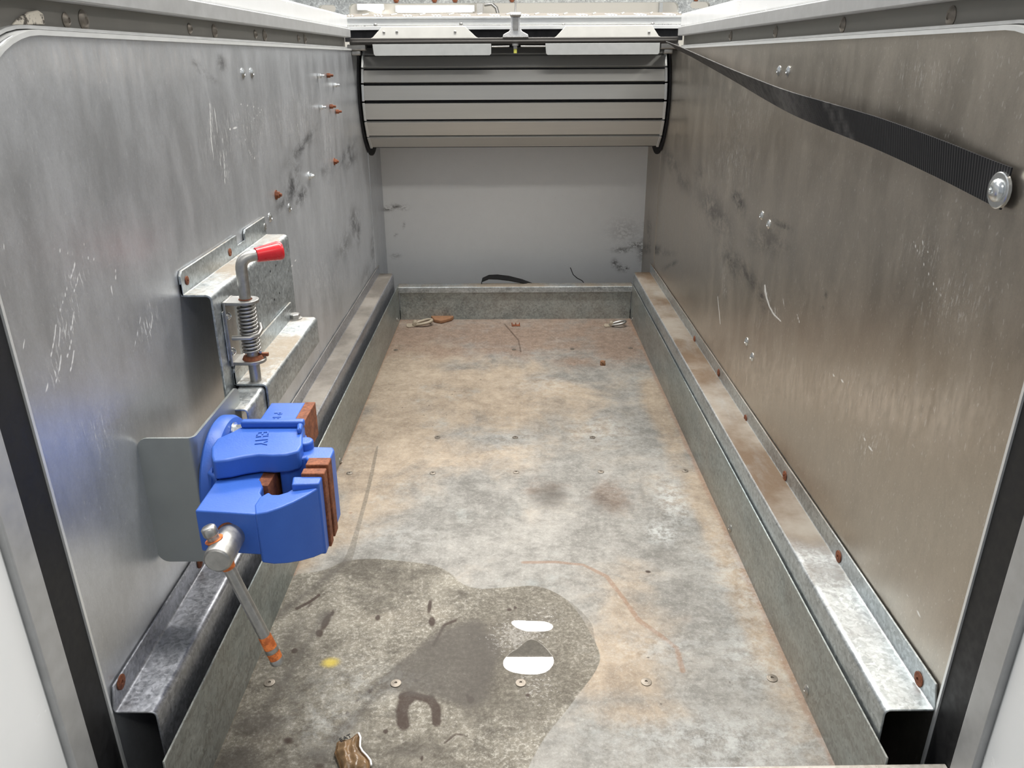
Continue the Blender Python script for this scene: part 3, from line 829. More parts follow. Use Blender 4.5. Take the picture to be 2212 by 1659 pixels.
for v_ in bm.verts: v_.co.y -= .0065*(XR - v_.co.x)/(XR - XL); v_.co.z -= .002 + .003*(XR - v_.co.x)/(XR - XL)
o = finish('front_sill', bm, 'galv', None, bevel=.0004, seg=1)
tag(o, 'galvanised sill edge across the near end of the floor', 'sill')

# ---------------------------------------------------------------- wall bracket, receiver, spring latch
bk = thing('wall_bracket', 'tall galvanised step bracket screwed to the left wall behind the red-handled latch', 'bracket', (XL, 1.02, .33))
bm = bmesh.new()
t = .003
sheet(bm, [(XL + .001, .530), (XL + .001, .5125), (-.392, .5125), (-.392, .325)], t, .006, 1, 1.023, 1.413)
finish('bracket_body', bm, 'galv_bracket', bk, bevel=.0005, seg=1)
bm = bmesh.new()
for a, b in ((1.023, 1.256), (1.296, 1.413)):
    pl = [(a + .006, .546), (b, .546), (b, .513), (a, .513), (a, .540)]
    add_prism(bm, pl, 0, XL + .001, XL + .0042)
finish('flange', bm, 'galv_bracket', bk, bevel=.0005, seg=1)
for (u, v, m_) in ((404, 606, 'rust'), (497, 545, 'rust'), (573, 490, 'steel')):
    flatscrew(bk, hx(u, v, XL + .0046), (1, 0, 0), .006, m_)
for (u, v) in ((596, 573), (584, 586), (604, 633), (593, 647)):
    bm = bmesh.new(); add_lathe(bm, hx(u, v, -.3888), (1, 0, 0), [(-.0004, .002), (.0002, .002), (.0003, 0)], 10); finish('drill_hole', bm, 'void', bk)
adopt(bk)

rc = thing('receiver_bracket', 'galvanised channel on the wall bracket that holds the vise arm', 'bracket', (-.37, 1.056, .33))
bm = bmesh.new()
sheet(bm, [(-.3878, .395), (-.3878, .3745), (-.3455, .3745), (-.3455, .331)], .003, .005, 1, 1.056, 1.372)
add_prism(bm, [(1.062, .405), (1.372, .405), (1.372, .376), (1.056, .376), (1.056, .398)], 0, -.3885, -.3850)
finish('channel', bm, 'galv_bracket', rc, bevel=.0005, seg=1)
hexbolt(rc, hz(637, 688, .3778), (0, 0, 1), .0095, .008, 'steel')
adopt(rc)

lt = thing('spring_latch', 'spring-loaded locking pin with red plastic grip on the left bracket', 'latch', (-.362, 1.07, .38))
PX, PY = -.362, 1.07
bm = bmesh.new()
rod = fillet([Vector((PX, PY, .376)), Vector((PX, PY, .553)), Vector((-.326, 1.094, .5555))], .016, 8)
add_tube(bm, rod, .0078, 20)
finish('pin_rod', bm, 'steel', lt, True)
bm = bmesh.new()
d = (rod[-1] - rod[-2]).normalized()
c0 = rod[-1] - d*.022
add_lathe(bm, c0, d, [(0, .0084), (.0005, .0098), (.012, .0108), (.031, .0130), (.034, .0128), (.036, .0115), (.0365, 0)], 28)
finish('grip', bm, 'red', lt, True)
bm = bmesh.new()
pts = []
zt, zb, turns = .487, .4195, 13
for i in range(turns*14 + 1):
    a = 2*math.pi*i/14; pts.append((PX + .0112*math.cos(a), PY + .0112*math.sin(a), zb + (zt-zb)*i/(turns*14)))
add_tube(bm, pts, .0019, 8)
finish('spring', bm, 'steel', lt, True)
def tab(zc, name, mt):
    bm = bmesh.new()
    out = [(-.386, PY - .017), (PX, PY - .018)] + [(PX + .018*math.cos(math.radians(a)), PY + .018*math.sin(math.radians(a))) for a in range(-80, 81, 16)] + [(PX, PY + .018), (-.386, PY + .017)]
    add_prism(bm, out, 2, zc - .0022, zc + .0022)
    return finish(name, bm, mt, lt, bevel=.0006)
tab(.494, 'upper_tab', 'steel'); tab(.4085, 'lower_tab', 'steel')
bm = bmesh.new(); add_box(bm, (-.3885, PY - .018, .405), (-.3845, PY + .018, .497)); finish('back_plate', bm, 'steel', lt, bevel=.001)
bm = bmesh.new(); add_box(bm, (-.3885, PY - .024, .415), (-.3870, PY + .024, .485)); finish('pad', bm, 'galv', lt, bevel=.0006)
for z in (.476, .425): dome(lt, (-.3845, PY - .011, z), (1, 0, 0), .0055, 'zinc')
bm = bmesh.new(); add_tube(bm, [(PX - .020, PY - .0135, .445), (PX + .004, PY - .0145, .4455), (PX + .013, PY - .006, .447), (PX + .015, PY + .004, .452), (PX + .012, PY + .010, .458)], .0034, 10); finish('cross_pin', bm, 'steel', lt, True)
bm = bmesh.new(); add_lathe(bm, (PX, PY, .4108), (0, 0, 1), [(0, .0145), (.002, .0135), (.0042, .0125), (.0045, 0)], 24)
add_box(bm, (PX + .006, PY + .004, .412), (PX + .020, PY + .009, .4165)); o = finish('lower_washer', bm, 'rust', lt, True); o['label'] = 'rusty washer'
bm = bmesh.new(); add_lathe(bm, (PX, PY, .4963), (0, 0, 1), [(0, .0092), (.0012, .0088), (.0013, 0)], 20); o = finish('rust_ring', bm, 'rust', lt)
adopt(lt)

# ---------------------------------------------------------------- sliding arm with folded guard plate
arm = thing('vise_arm', 'galvanised square arm with folded grey guard plate carrying the blue vise', 'arm', (-.366, .98, .33))
bm = bmesh.new()
sheet(bm, [(-.3835, .330), (-.3835, .3705), (-.3492, .3705), (-.3492, .327)], .0025, .004, 1, .978, 1.36)
finish('square_tube', bm, 'galv', arm, bevel=.0005, seg=1)
PXP = -.3665
# folded plate: face 1 along y, face 2 towards the wall
bm = bmesh.new()
def rounded_face(pts_fn, w0, w1, zlo, zhi, rad):
    pass
out = rrect(-.0625, .232, .157, .398, .013, 6)
n_bend = 8
# build as grid-less strip: map local u (negative -> face 2, positive -> face 1)
def mp(u, off):
    rb = .006
    if u < -rb*.785: return Vector((PXP + (u + rb*.785)*1.0 - rb, .842 - off, 0)) if True else None
    if u > rb*.785: return Vector((PXP + off, .842 + rb + (u - rb*.785), 0))
    a = (u/(rb*.785) + 1)/2*math.pi/2
    c = Vector((PXP - rb, .842 + rb, 0)); rr = rb + off
    return c + Vector((math.sin(a)*rr, -math.cos(a)*rr, 0))
us = [-.0625, -.0615, -.060, -.057, -.0535, -.0495] + [-.03, -.012] + [(-1 + 2*i/n_bend)*.006*.785 for i in range(n_bend+1)] + [.02, .06, .10, .144, .148, .1515, .1545, .156, .157]
def zlim(u):
    r_ = .013; top, bot = .398, .232
    e = max(0.0, (-.0625 + r_) - u, u - (.157 - r_))
    k = r_ - math.sqrt(max(r_*r_ - e*e, 0))
    return bot + k, top - k
FRT, BCK = [], []
for u in us:
    a, b = zlim(u)
    p, q_ = mp(u, 0), mp(u, .003)
    FRT.append((bm.verts.new((q_.x, q_.y, a)), bm.verts.new((q_.x, q_.y, b))))
    BCK.append((bm.verts.new((p.x, p.y, a)), bm.verts.new((p.x, p.y, b))))
for i in range(len(us)-1):
    for L_ in (FRT, BCK): bm.faces.new([L_[i][0], L_[i+1][0], L_[i+1][1], L_[i][1]])
    for k in (0, 1): bm.faces.new([FRT[i][k], FRT[i+1][k], BCK[i+1][k], BCK[i][k]])
for i in (0, -1): bm.faces.new([FRT[i][0], FRT[i][1], BCK[i][1], BCK[i][0]])
finish('guard_plate', bm, 'plate', arm, True, auto=35)
adopt(arm)

# ---------------------------------------------------------------- the vise
vz = thing('bench_vise', 'blue cast bench vise with rusty jaw plates bolted sideways on the left arm', 'vise', (-.363, .905, .315))
# base flange
bm = bmesh.new()
FC = (-.3635, .902, .314)
add_lathe(bm, FC, (1, 0, 0), [(0, .075), (.003, .078), (.013, .078), (.018, .075), (.020, .069), (.0202, 0)], 56)
add_lathe(bm, (-.3435, .868, .322), (1, 0, 0), [(0, .058), (.002, .054), (.006, .050), (.012, .047), (.013, 0)], 40)
finish('swivel_base', bm, 'blue', vz, True, auto=40)
# fixed body
bm = bmesh.new()
cheek = [(-.349, .868), (-.336, .888), (-.329, .905), (-.254, .905), (-.2505, .880), (-.2435, .850), (-.2440, .834), (-.256, .826), (-.272, .824), (-.288, .826), (-.303, .821), (-.318, .813), (-.3335, .809), (-.3400, .822), (-.3480, .845)]
add_prism(bm, cheek, 2, .3600, .3840)
add_prism(bm, cheek, 2, .2740, .3055)
add_prism(bm, [(-.3505, .828), (-.3350, .815), (-.3350, .884), (-.3505, .884)], 2, .3050, .3605)
add_box(bm, (-.3290, .8950, .3836), (-.2525, .9052, .3930))
add_prism(bm, [(-.2600, .8950), (-.2527, .8950), (-.2510, .8790), (-.2560, .8760)], 2, .3836, .3915)
finish('fixed_body', bm, 'blue', vz, bevel=.003, seg=3)
bm = bmesh.new()
add_prism(bm, [(-.2685, .905), (-.2525, .905), (-.246, .872), (-.2130, .870), (-.2100, .862), (-.2100, .836), (-.2360, .836), (-.2400, .843), (-.2480, .840), (-.258, .832), (-.2685, .832)], 2, .281, .371)
add_lathe(bm, (-.2455, .868, .281), (0, 0, 1), [(0, .010), (.100, .010)], 20)
finish('fixed_jaw', bm, 'blue', vz, bevel=.0025, seg=3)
# slide
bm = bmesh.new()
add_box(bm, (-.3335, .79, .309), (-.2862, 1.036, .3575))
finish('slide_bar', bm, 'blue', vz, bevel=.0015)
bm = bmesh.new(); add_box(bm, (-.2865, .80, .3085), (-.2725, 1.037, .3580)); o = finish('slide_face', bm, 'rust', vz, bevel=.0008); o['label'] = 'rusty machined slide face'
# moving jaw
bm = bmesh.new()
mv = [(-.3345, .745), (-.268, .737), (-.262, .760), (-.2700, .772), (-.2765, .783), (-.2775, .797), (-.2845, .812), (-.3345, .812)]
add_prism(bm, mv, 2, .3085, .3588)
jw = [(-.268, .7355), (-.256, .738), (-.244, .745), (-.232, .755), (-.221, .767), (-.2135, .778), (-.2110, .784), (-.2110, .797), (-.2370, .797), (-.2400, .786), (-.2450, .778), (-.2530, .774),
      (-.2610, .7755), (-.2670, .782), (-.2740, .772), (-.2750, .755)]
add_prism(bm, jw, 2, .2845, .3640)
for v_ in bm.verts:
    if v_.co.z > .3639 or abs(v_.co.z - .2845) < 1e-4:
        k_ = min(1, max(0, (v_.co.x + .275)/.065))
        v_.co.z = (.3592 + .0065*k_) if v_.co.z > .32 else (.3020 - .0210*k_)
add_prism(bm, [(-.2430, .7975), (-.2105, .7975), (-.2105, .781), (-.2400, .779)], 2, .2800, .3705)
finish('moving_jaw', bm, 'blue', vz, bevel=.002, seg=3)
for nm, a, b in (('jaw_plate', .7975, .8105), ('jaw_plate', .8185, .8365)):
    bm = bmesh.new(); add_box(bm, (-.2340, a, .2790), (-.2080, b, .3740)); o = finish(nm, bm, 'rust', vz, bevel=.0012)
    o['label'] = 'rusty brown jaw plate'
# screw boss and handle
bm = bmesh.new()
add_lathe(bm, (-.2980, .745, .331), (0, -1, 0), [(0, .0145), (.048, .0145), (.0505, .0135), (.052, .0115), (.0525, 0)], 32)
finish('screw_head', bm, 'steel', vz, True, auto=30)
bm = bmesh.new(); add_lathe(bm, (-.2980, .7452, .331), (0, -1, 0), [(0, .0165), (.0045, .016), (.005, .0146)], 32); finish('screw_collar', bm, 'rust', vz, True)
A = Vector((-.3085, .713, .3535)); B = Vector((-.2585, .713, .190))
bm = bmesh.new(); add_tube(bm, [A, B], .0062, 20); finish('handle_bar', bm, 'steel', vz, True)
D = (B - A).normalized()
bm = bmesh.new(); add_lathe(bm, A - D*.006, D, [(0, 0), (.0004, .0058), (.002, .0075), (.009, .0078), (.0115, .0066), (.012, 0)], 24); finish('handle_knob', bm, 'steel', vz, True)
bm = bmesh.new(); add_lathe(bm, B - D*.034, D, [(0, .0064), (.0006, .0068), (.0335, .0072), (.034, .0062)], 24)
o = finish('rusty_sleeve', bm, 'orange', vz, True); o['label'] = 'orange rusty end of the handle'
bm = bmesh.new(); add_lathe(bm, B - D*.0175, D, [(0, .0073), (.005, .0076), (.0056, .0070)], 24); finish('grey_ring', bm, 'steel', vz, True)
bm = bmesh.new(); add_lathe(bm, B - D*.003, D, [(0, .0072), (.002, .0080), (.005, .0080), (.007, .0070), (.0072, 0)], 24); finish('handle_end', bm, 'steel', vz, True)
bm = bmesh.new(); add_tube(bm, [A + D*.010, A + D*.0125, A + D*.0135], [.0095, .0082, .0066], 20); add_lathe(bm, A + D*.0375, D, [(0, .0066), (.002, .0082), (.009, .0068), (.0092, 0)], 18); o = finish('rust_stain', bm, 'orange', vz, True)
hexbolt(vz, (-.3425, .909, .3735), (1, 0, 0), .0085, .011, 'zinc')
hexbolt(vz, (-.3425, .909, .2560), (1, 0, 0), .0085, .011, 'zinc')
# raised casting letters, as on the casting
text_mesh('casting_letters', 'EHY', .021, Matrix.Translation((-.296, .866, .3842)) @ Matrix.Rotation(math.radians(-78), 4, 'Z'), 'blue', vz, .0008)
text_mesh('casting_letters', 'P IEE', .016, Matrix.Translation((-.3130, .985, .3577)) @ Matrix.Rotation(math.radians(-84), 4, 'Z'), 'blue', vz, .0006)
adopt(vz)

# ---------------------------------------------------------------- roller shutter at the back
SY, SZ, SR = 2.600, .692, .160
SXL, SXR = -.414, .436
sh = thing('roller_shutter', 'rolled-up aluminium slat shutter hanging at the far end of the box', 'shutter', (0, SY, SZ))
ANG = [78, 62, 45.6, 29.7, 14.2, -3.1, -22.5, -42.0, -63.3]   # slat joints, degrees above the horizontal, measured on the near side
def sp(a, r=SR): return (SY - r*math.cos(math.radians(a)), SZ + r*math.sin(math.radians(a)))
for a0, a1 in zip(ANG, ANG[1:]):
    g = 1.6
    outer = [sp(a0 - g), sp(a1 + g)]
    inner = [sp(a1 + g, SR - .010), sp(a0 - g, SR - .010)]
    bm = bmesh.new(); add_prism(bm, outer + inner, 0, SXL, SXR)
    s_ = finish('slat', bm, 'slat', sh, bevel=.0006, seg=1)
    for xa, xb in ((SXL - .007, SXL + .0005), (SXR - .0005, SXR + .007)):
        bm = bmesh.new()
        o2 = [sp(a0 - g*.4, SR + .003), sp(a1 + g*.4, SR + .003)] + [sp(a1 + g, SR - .012), sp(a0 - g, SR - .012)]
        add_prism(bm, o2, 0, xa, xb); finish('end_clip', bm, 'alu_light', s_, bevel=.001)
bm = bmesh.new(); add_lathe(bm, (SXL + .001, SY, SZ), (1, 0, 0), [(0, SR - .011), (SXR - SXL - .002, SR - .011)], 64); finish('barrel', bm, 'void', sh, True)
bm = bmesh.new()   # last leaf from roll to guides, added wall to wall to shade the top slats
add_prism(bm, [(2.400, .8330), (2.505, .8300), (2.525, .822), (2.530, .828), (2.507, .8375), (2.400, .8410)], 0, XL + .001, XR - .001)
finish('shading_leaf', bm, 'void', sh)
for x0, x1 in ((XL + .001, XL + .0045), (XR - .0045, XR - .001)):  # black discs stand in for the dark gap beside the roll
    bm = bmesh.new(); add_lathe(bm, (x0, SY, SZ), (1, 0, 0), [(0, .172), (x1-x0, .172)], 72); o = finish('gap_shade_disc', bm, 'void', sh, True, auto=30)
# end bar
BYY = 2.37
bm = bmesh.new()
add_box(bm, (-.432, BYY, .8325), (.452, BYY + .03, .8485))
add_box(bm, (-.428, BYY - .004, .836), (.448, BYY + .002, .842))
finish('end_bar', bm, 'dark_bar', sh, bevel=.002)
def yx(u): return hy(u, 100, BYY)[0]
for (u0, u1) in ((805, 1061), (1178, 1425)):
    bm = bmesh.new(); a, b = yx(u0), yx(u1)
    add_prism(bm, [(a, .8335), (b, .8335), (b, .8085), (b - .004, .8045), (a + .006, .8045), (a + .002, .8085)], 1, BYY - .003, BYY + .001)
    o = finish('hanging_plate', bm, 'grey_cover', sh, bevel=.0006)
for (u0, u1, l0, l1) in ((800, 1033, 826, 1005), (1197, 1428, 1222, 1408)):
    bm = bmesh.new()
    a, b, c, d_ = yx(u0), yx(u1), yx(l0), yx(l1)
    add_prism(bm, [(a, .8485), (b, .8485), (b - .006, .851), (d_, .8765), (c, .8765), (a + .006, .851)], 1, BYY + .012, BYY + .015)
    pl = finish('stop_plate', bm, 'cover', sh, bevel=.0004, seg=1)
    for (u, v) in (((829, 70), (857, 69), (983, 69)) if u0 == 800 else ((1402, 70),)):
        flatscrew(pl, hy(u, v, BYY + .0115), (0, -1, 0), .0035, 'steel')
# lock in the middle
bm = bmesh.new()
cx = yx(1113)
add_prism(bm, [(cx - .034, .8485), (cx + .036, .8485), (cx + .034, .856), (cx + .018, .864), (cx + .013, .875), (cx + .013, .900), (cx + .016, .901), (cx + .016, .910), (cx - .014, .910), (cx - .014, .901), (cx - .011, .900), (cx - .011, .875), (cx - .016, .864), (cx - .032, .856)], 1, BYY - .003, BYY + .008)
finish('latch_housing', bm, 'lock_zinc', sh, bevel=.002)
bm = bmesh.new(); add_box(bm, (cx - .006, BYY - .007, .866), (cx + .008, BYY - .003, .898)); add_lathe(bm, (cx + .001, BYY - .007, .903), (1, 0, 0), [(-.014, .004), (.014, .004)], 14); finish('latch_handle', bm, 'steel', sh, bevel=.001)
bm = bmesh.new(); add_tube(bm, [(yx(1062), BYY, .826), (yx(1100), BYY, .8265)], .0022, 8); add_tube(bm, [(yx(1125), BYY, .8265), (yx(1178), BYY, .826)], .0022, 8); add_lathe(bm, (cx, BYY, .8335), (0, 0, -1), [(0, .009), (.006, .009), (.0062, .006), (.013, .006)], 14); finish('lock_rod', bm, 'steel', sh, True)
bm = bmesh.new(); add_lathe(bm, (cx, BYY, .8205), (0, 0, -1), [(0, .0045), (.011, .0045), (.0115, 0)], 14); finish('lock_tip', bm, 'yellow', sh, True)
for k, xa in ((0, -.44), (1, .405)):
    bm = bmesh.new(); add_box(bm, (xa, BYY + .003, .818), (xa + .05, BYY + .028, .834)); add_box(bm, (xa + .01, BYY + .005, .806), (xa + .035, BYY + .02, .818)); finish('guide_roller', bm, 'steel', sh, bevel=.003)
adopt(sh)

# ---------------------------------------------------------------- pull strap
st = thing('pull_strap', 'black webbing strap sagging across the right wall from a big washer screw', 'strap', (.445, .755, .688))
def strap():
    cl = [(2176, 408, .4475), (2120, 383, .4470), (2020, 338, .440), (1900, 289, .433), (1800, 254, .428), (1710, 222, .424), (1640, 190, .421), (1580, 160, .419), (1520, 130, .417), (1480, 110, .415), (1452, 98, .412)]
    hw = [.019]*11
    tw = [0, -4, -8, -12, -17, -23, -32, -42, -49, -54, -58]
    C = [hx(u, v, x) for (u, v, x) in cl]
    # dense resample (Catmull-Rom)
    pts, hs, tws = [], [], []
    n = len(C)
    for i in range(n-1):
        p0, p1, p2, p3 = C[max(i-1, 0)], C[i], C[i+1], C[min(i+2, n-1)]
        for k in range(10):
            t_ = k/10
            pts.append(.5*((2*p1) + (-p0+p2)*t_ + (2*p0-5*p1+4*p2-p3)*t_*t_ + (-p0+3*p1-3*p2+p3)*t_**3)); hs.append(hw[i]*(1-t_)+hw[i+1]*t_); tws.append(tw[i]*(1-t_)+tw[i+1]*t_)
    pts.append(C[-1]); hs.append(hw[-1]); tws.append(tw[-1])
    bm = bmesh.new(); rows = []; dust = []
    N_ = 9
    for i, p in enumerate(pts):
        d = (pts[min(i+1, len(pts)-1)] - pts[max(i-1, 0)]).normalized()
        side0 = Vector((1, 0, 0)).cross(d).normalized()        # across, in the wall plane
        if side0.z < 0: side0 = -side0
        a = math.radians(tws[i])
        nn = d.cross(side0).normalized()
        if nn.x > 0: nn = -nn
        acr = side0*math.cos(a) - nn*math.sin(a)*1.0
        nrm = acr.cross(d).normalized()
        if nrm.x > 0: nrm = -nrm
        # rounded cut end at the screw
        row = []
        for s_, off in ((1, 0), (-1, .0016)):
            for k in range(N_):
                w_ = -1 + 2*k/(N_-1); w_ *= s_
                row.append(bm.verts.new(p + acr*hs[i]*w_ + nrm*off)); dust.append(0)
        rows.append(row)
    m = 2*N_
    for A_, B_ in zip(rows, rows[1:]):
        for k in range(m): bm.faces.new([A_[k], A_[(k+1) % m], B_[(k+1) % m], B_[k]])
    bm.faces.new(rows[0]); bm.faces.new(rows[-1][::-1])
    o = finish('webbing', bm, 'strap', st, True)
    me = o.data
    co = np.array([v.co[:] for v in me.vertices])
    y = co[:, 1]
    dst = np.clip((y - 1.15)/.35, 0, 1)*.8
    for (u, v) in ((1800, 250), (1822, 262)):
        q = hx(u, v, .428); dst = np.maximum(dst, np.clip(1 - np.abs((y - q.y) - (co[:, 2]-q.z)*.9)/.012, 0, 1)*.8)
    dst = np.maximum(dst, np.clip(1 - np.abs(y - 1.33)/.15, 0, 1))
    set_attr(me, 'dust', dst)
strap()
p = hx(2160, 411, .4455)
bm = bmesh.new(); add_lathe(bm, p, (-1, 0, 0), [(-.001, .0165), (.002, .0165), (.0026, .0155), (.0028, 0)], 32); finish('washer', bm, 'zinc', st, True, auto=30)
bm = bmesh.new(); add_lathe(bm, p + Vector((-.0025, 0, 0)), (-1, 0, 0), [(0, .0105), (.0015, .0105), (.004, .0085), (.0055, .005), (.0056, .0035), (.0035, .003), (.0034, 0)], 24); finish('screw_head', bm, 'zinc', st, True)
adopt(st)

bm = bmesh.new()
add_box(bm, (XL - .02, .60, -.050), (XR + .02, 2.80, -.030))  # unseen sheet added to block light coming from below
o = finish('light_block_pan', bm, 'void', None); tag(o, kind='structure')

# ---------------------------------------------------------------- small things on the floor and behind the crossmember
def dring(name, label, u, v, ang, s=1.0, flip=1):
    c = hz(u, v, .009)
    r = thing(name, label, 'ring', (c.x, c.y, 0))
    Rm = Matrix.Translation((c.x, c.y, 0)) @ Matrix.Rotation(ang, 4, 'Z')
    bm = bmesh.new()
    pts = []
    for i in range(24):
        a = 2*math.pi*i/24; x = .030*math.cos(a)*s; y = .017*math.sin(a)*s*(1 + .25*math.cos(a))
        pts.append(Rm @ Vector((x*flip, y, .010 + .006*math.cos(a))))
    add_tube(bm, pts, .0048*s, 10, closed=True); finish('ring_loop', bm, 'ring_tan' if s > .9 else 'steel', r, True)
    bm = bmesh.new()
    b = [(-.052, -.014), (-.046, -.020), (-.022, -.012), (-.022, .012), (-.046, .020), (-.052, .014)]
    add_prism(bm, [(x*s*flip, y*s) for x, y in b], 2, .0006, .0035)
    add_lathe(bm, (-.024*s*flip, -.014*s, .009), (0, 1, 0), [(0, .0075*s), (.028*s, .0075*s)], 14)
    bm.transform(Rm); finish('base_plate', bm, 'ring_tan', r, bevel=.0008)
    adopt(r)
dring('lashing_ring', 'pale lashing ring lying in the far left corner of the floor beside a brown lump', 913, 697, math.radians(8), 1.0)
dring('lashing_ring', 'grey lashing ring lying alone in the far right corner of the floor', 1334, 699, math.radians(-5), .82)

def lump(name, label, cat, u, v, sx, sy, sz, mat, seed, ang=0, z=0.0):
    c = hz(u, v, sz*.5)
    random.seed(seed)
    bm = bmesh.new(); bmesh.ops.create_icosphere(bm, subdivisions=4, radius=1)
    offs = [Vector([random.uniform(-1, 1) for _ in range(3)]) for _ in range(9)]
    for vv in bm.verts:
        p = vv.co.copy()
        k = 1.0
        for o_ in offs: k += .07*math.sin(4.2*p.dot(o_)*2 + o_.x*7)
        p *= k
        p.x = max(-.85, min(.85, p.x)); p.y = max(-.8, min(.85, p.y)); p.z = max(-.55, min(.7, p.z))
        vv.co = p
    bm.transform(Matrix.Translation((c.x, c.y, .55*sz + z)) @ Matrix.Rotation(ang, 4, 'Z') @ Matrix.Diagonal((sx, sy, sz, 1)))
    o = finish(name, bm, mat, None, True, auto=60)
    return tag(o, label, cat)
bm = bmesh.new()
pl = [hz(*p)[:2] for p in ((931, 690), (945, 680), (962, 675), (980, 678), (985, 686), (975, 694), (953, 700), (938, 697))]
add_prism(bm, pl, 2, .0005, .0125)
o = finish('wood_chip', bm, 'brick', None, bevel=.003, seg=3); tag(o, 'flat reddish brown block beside the far left lashing ring', 'debris')
lump('black_cap', 'small black cap against the crossmember in the far left corner', 'cap', 926, 681, .012, .010, .013, 'black', 5)
lump('dirt_crumb', 'dark brown crumb lying on the far right part of the floor', 'debris', 1302, 785, .0085, .008, .010, 'brick', 8)
wrp = thing('food_wrapper', 'wet crumpled brown wrapper lying at the near edge of the floor', 'wrapper', hz(757, 1640))
TLc, TRc, BRc, BLc = [hz(*p) for p in ((727, 1611), (768, 1592), (801, 1672), (738, 1690))]
MLc = hz(715, 1629)
def wr(u, v):
    a_ = TLc.lerp(TRc, u); b_ = BLc.lerp(BRc, u); p_ = a_.lerp(b_, v)
    if u < .25: p_ = p_.lerp(MLc.lerp(p_, min(1, abs(v-.35)*3)), (.25-u)*2.2)
    p_ = Vector((p_.x + .003*math.sin(9*v + 1)*u, p_.y + .002*math.sin(8*u), 0))
    e_ = min(u, 1-u, v, 1-v)
    h_ = .0035 + .010*min(1, e_*4)**.7 + .0014*math.sin(15*u + 7*v) * min(1, e_*8) + .0007*math.sin(23*v - 11*u)*min(1, e_*8)
    if .04 < e_ < .10: h_ -= .0035
    p_.z = h_; return p_
bm = bmesh.new(); n_ = 40
g_ = [[bm.verts.new(wr(i/n_, j/n_)) for j in range(n_+1)] for i in range(n_+1)]
for i in range(n_):
    for j in range(n_): bm.faces.new([g_[i][j], g_[i+1][j], g_[i+1][j+1], g_[i][j+1]])
bd = [g_[i][0] for i in range(n_+1)] + [g_[n_][j] for j in range(1, n_+1)] + [g_[i][n_] for i in range(n_-1, -1, -1)] + [g_[0][j] for j in range(n_-1, 0, -1)]
lo_ = [bm.verts.new((v_.co.x, v_.co.y, .0004)) for v_ in bd]
for i in range(len(bd)): bm.faces.new([bd[i], bd[(i+1) % len(bd)], lo_[(i+1) % len(bd)], lo_[i]])
bm.faces.new(lo_)
finish('packet', bm, 'mud', wrp, True, auto=80)
pa = wr(.42, .06)
text_mesh('lettering', 'EAT', .0085, Matrix.Translation((pa.x, pa.y, .0105)) @ Matrix.Rotation(math.atan2(TRc.y - TLc.y, TRc.x - TLc.x), 4, 'Z'), 'void', wrp, .0004)
bm = bmesh.new(); add_tube(bm, [wr(1.0, t_/8) + Vector((.0015, 0, .0008)) for t_ in range(0, 8)], .0013, 8); o = finish('foil_edge', bm, 'white', wrp, True); o['label'] = 'white edge of the wrapper'
adopt(wrp)
cst = thing('floor_clip', 'small dark metal clip standing on the floor near the crossmember', 'clip', hz(1114, 704))
c = hz(1114, 704)
bm = bmesh.new(); add_box(bm, (c.x - .013, c.y - .006, .0003), (c.x + .014, c.y + .006, .004))
for dx in (-.012, 0, .012): add_box(bm, (c.x + dx - .0015, c.y - .002, .004), (c.x + dx + .0015, c.y + .002, .011))
finish('clip_body', bm, 'rust', cst, bevel=.0006)
adopt(cst)
# twisted black strap end poking up behind the crossmember
bm = bmesh.new()
yb = 2.60
C = [hy(1037, 622, 2.585), hy(1042, 604, yb), hy(1056, 598, yb), hy(1075, 598, yb), hy(1100, 601, yb), hy(1128, 607, yb), hy(1150, 614, yb)]
rows = []
for i, p_ in enumerate(C):
    wz = [.004, .006, .007, .009, .009, .006, .003][i]; y_ = .006
    rows.append([bm.verts.new(p_ + Vector((0, -.010, -wz*.4))), bm.verts.new(p_ + Vector((0, .010, wz*.6))), bm.verts.new(p_ + Vector((0, .011, wz*.6 - .0025))), bm.verts.new(p_ + Vector((0, -.009, -wz*.4 - .0035)))])
for A_, B_ in zip(rows, rows[1:]):
    for k in range(4): bm.faces.new([A_[k], A_[(k+1) % 4], B_[(k+1) % 4], B_[k]])
bm.faces.new(rows[0]); bm.faces.new(rows[-1][::-1])
o = finish('strap_end', bm, 'black', None, True); tag(o, 'loose end of black strap arching over the back crossmember', 'strap')
bm = bmesh.new(); add_tube(bm, [hy(1232, 578, 2.66), hy(1238, 593, 2.65), hy(1247, 601, 2.63), hy(1257, 606, 2.61), hy(1262, 612, 2.6)], .0014, 6)
o = finish('wire_end', bm, 'black', None, True); tag(o, 'thin dark wire poking up behind the back crossmember', 'wire')

# ---------------------------------------------------------------- deck edge behind the shutter
def fx(u, y): return hy(u, 50, y)[0]
YD = 2.50
o = None
xl, xr = fx(742, YD), fx(1477, YD)
bm = bmesh.new()
add_box(bm, (xl, YD, .884), (xr, YD + .03, .904)); add_box(bm, (xl, YD - .004, .900), (xr, YD + .002, .906)); add_box(bm, (xl, YD - .004, .872), (xr, YD + .002, .882))
o = finish('trim_%d' % tn, bm, 'alu_light', None, bevel=.001); tn += 1; tag(o, kind='structure')
for (u, v) in ((811, 54), (996, 52), (1217, 54), (1410, 52)):
    dome(o, hy(u, v, YD), (0, -1, 0), .005, 'steel', 'screw')
# brush seal: bristle strip
random.seed(9)
bm = bmesh.new()
add_box(bm, (xl, YD + .004, .842), (xr, YD + .012, .873))
x = xl
while x < xr:
    hgt = random.uniform(.001, .009) * (1.8 if (x < xl + .06 or x > xr - .06) else .35)
    add_box(bm, (x, YD + .001, .868), (x + .0011, YD + .0025, .874 + hgt)); x += random.uniform(.0015, .004)
o = finish('brush_seal', bm, 'void', None); tag(o, 'black bristle brush seal along the back edge above the shutter', 'brush seal')
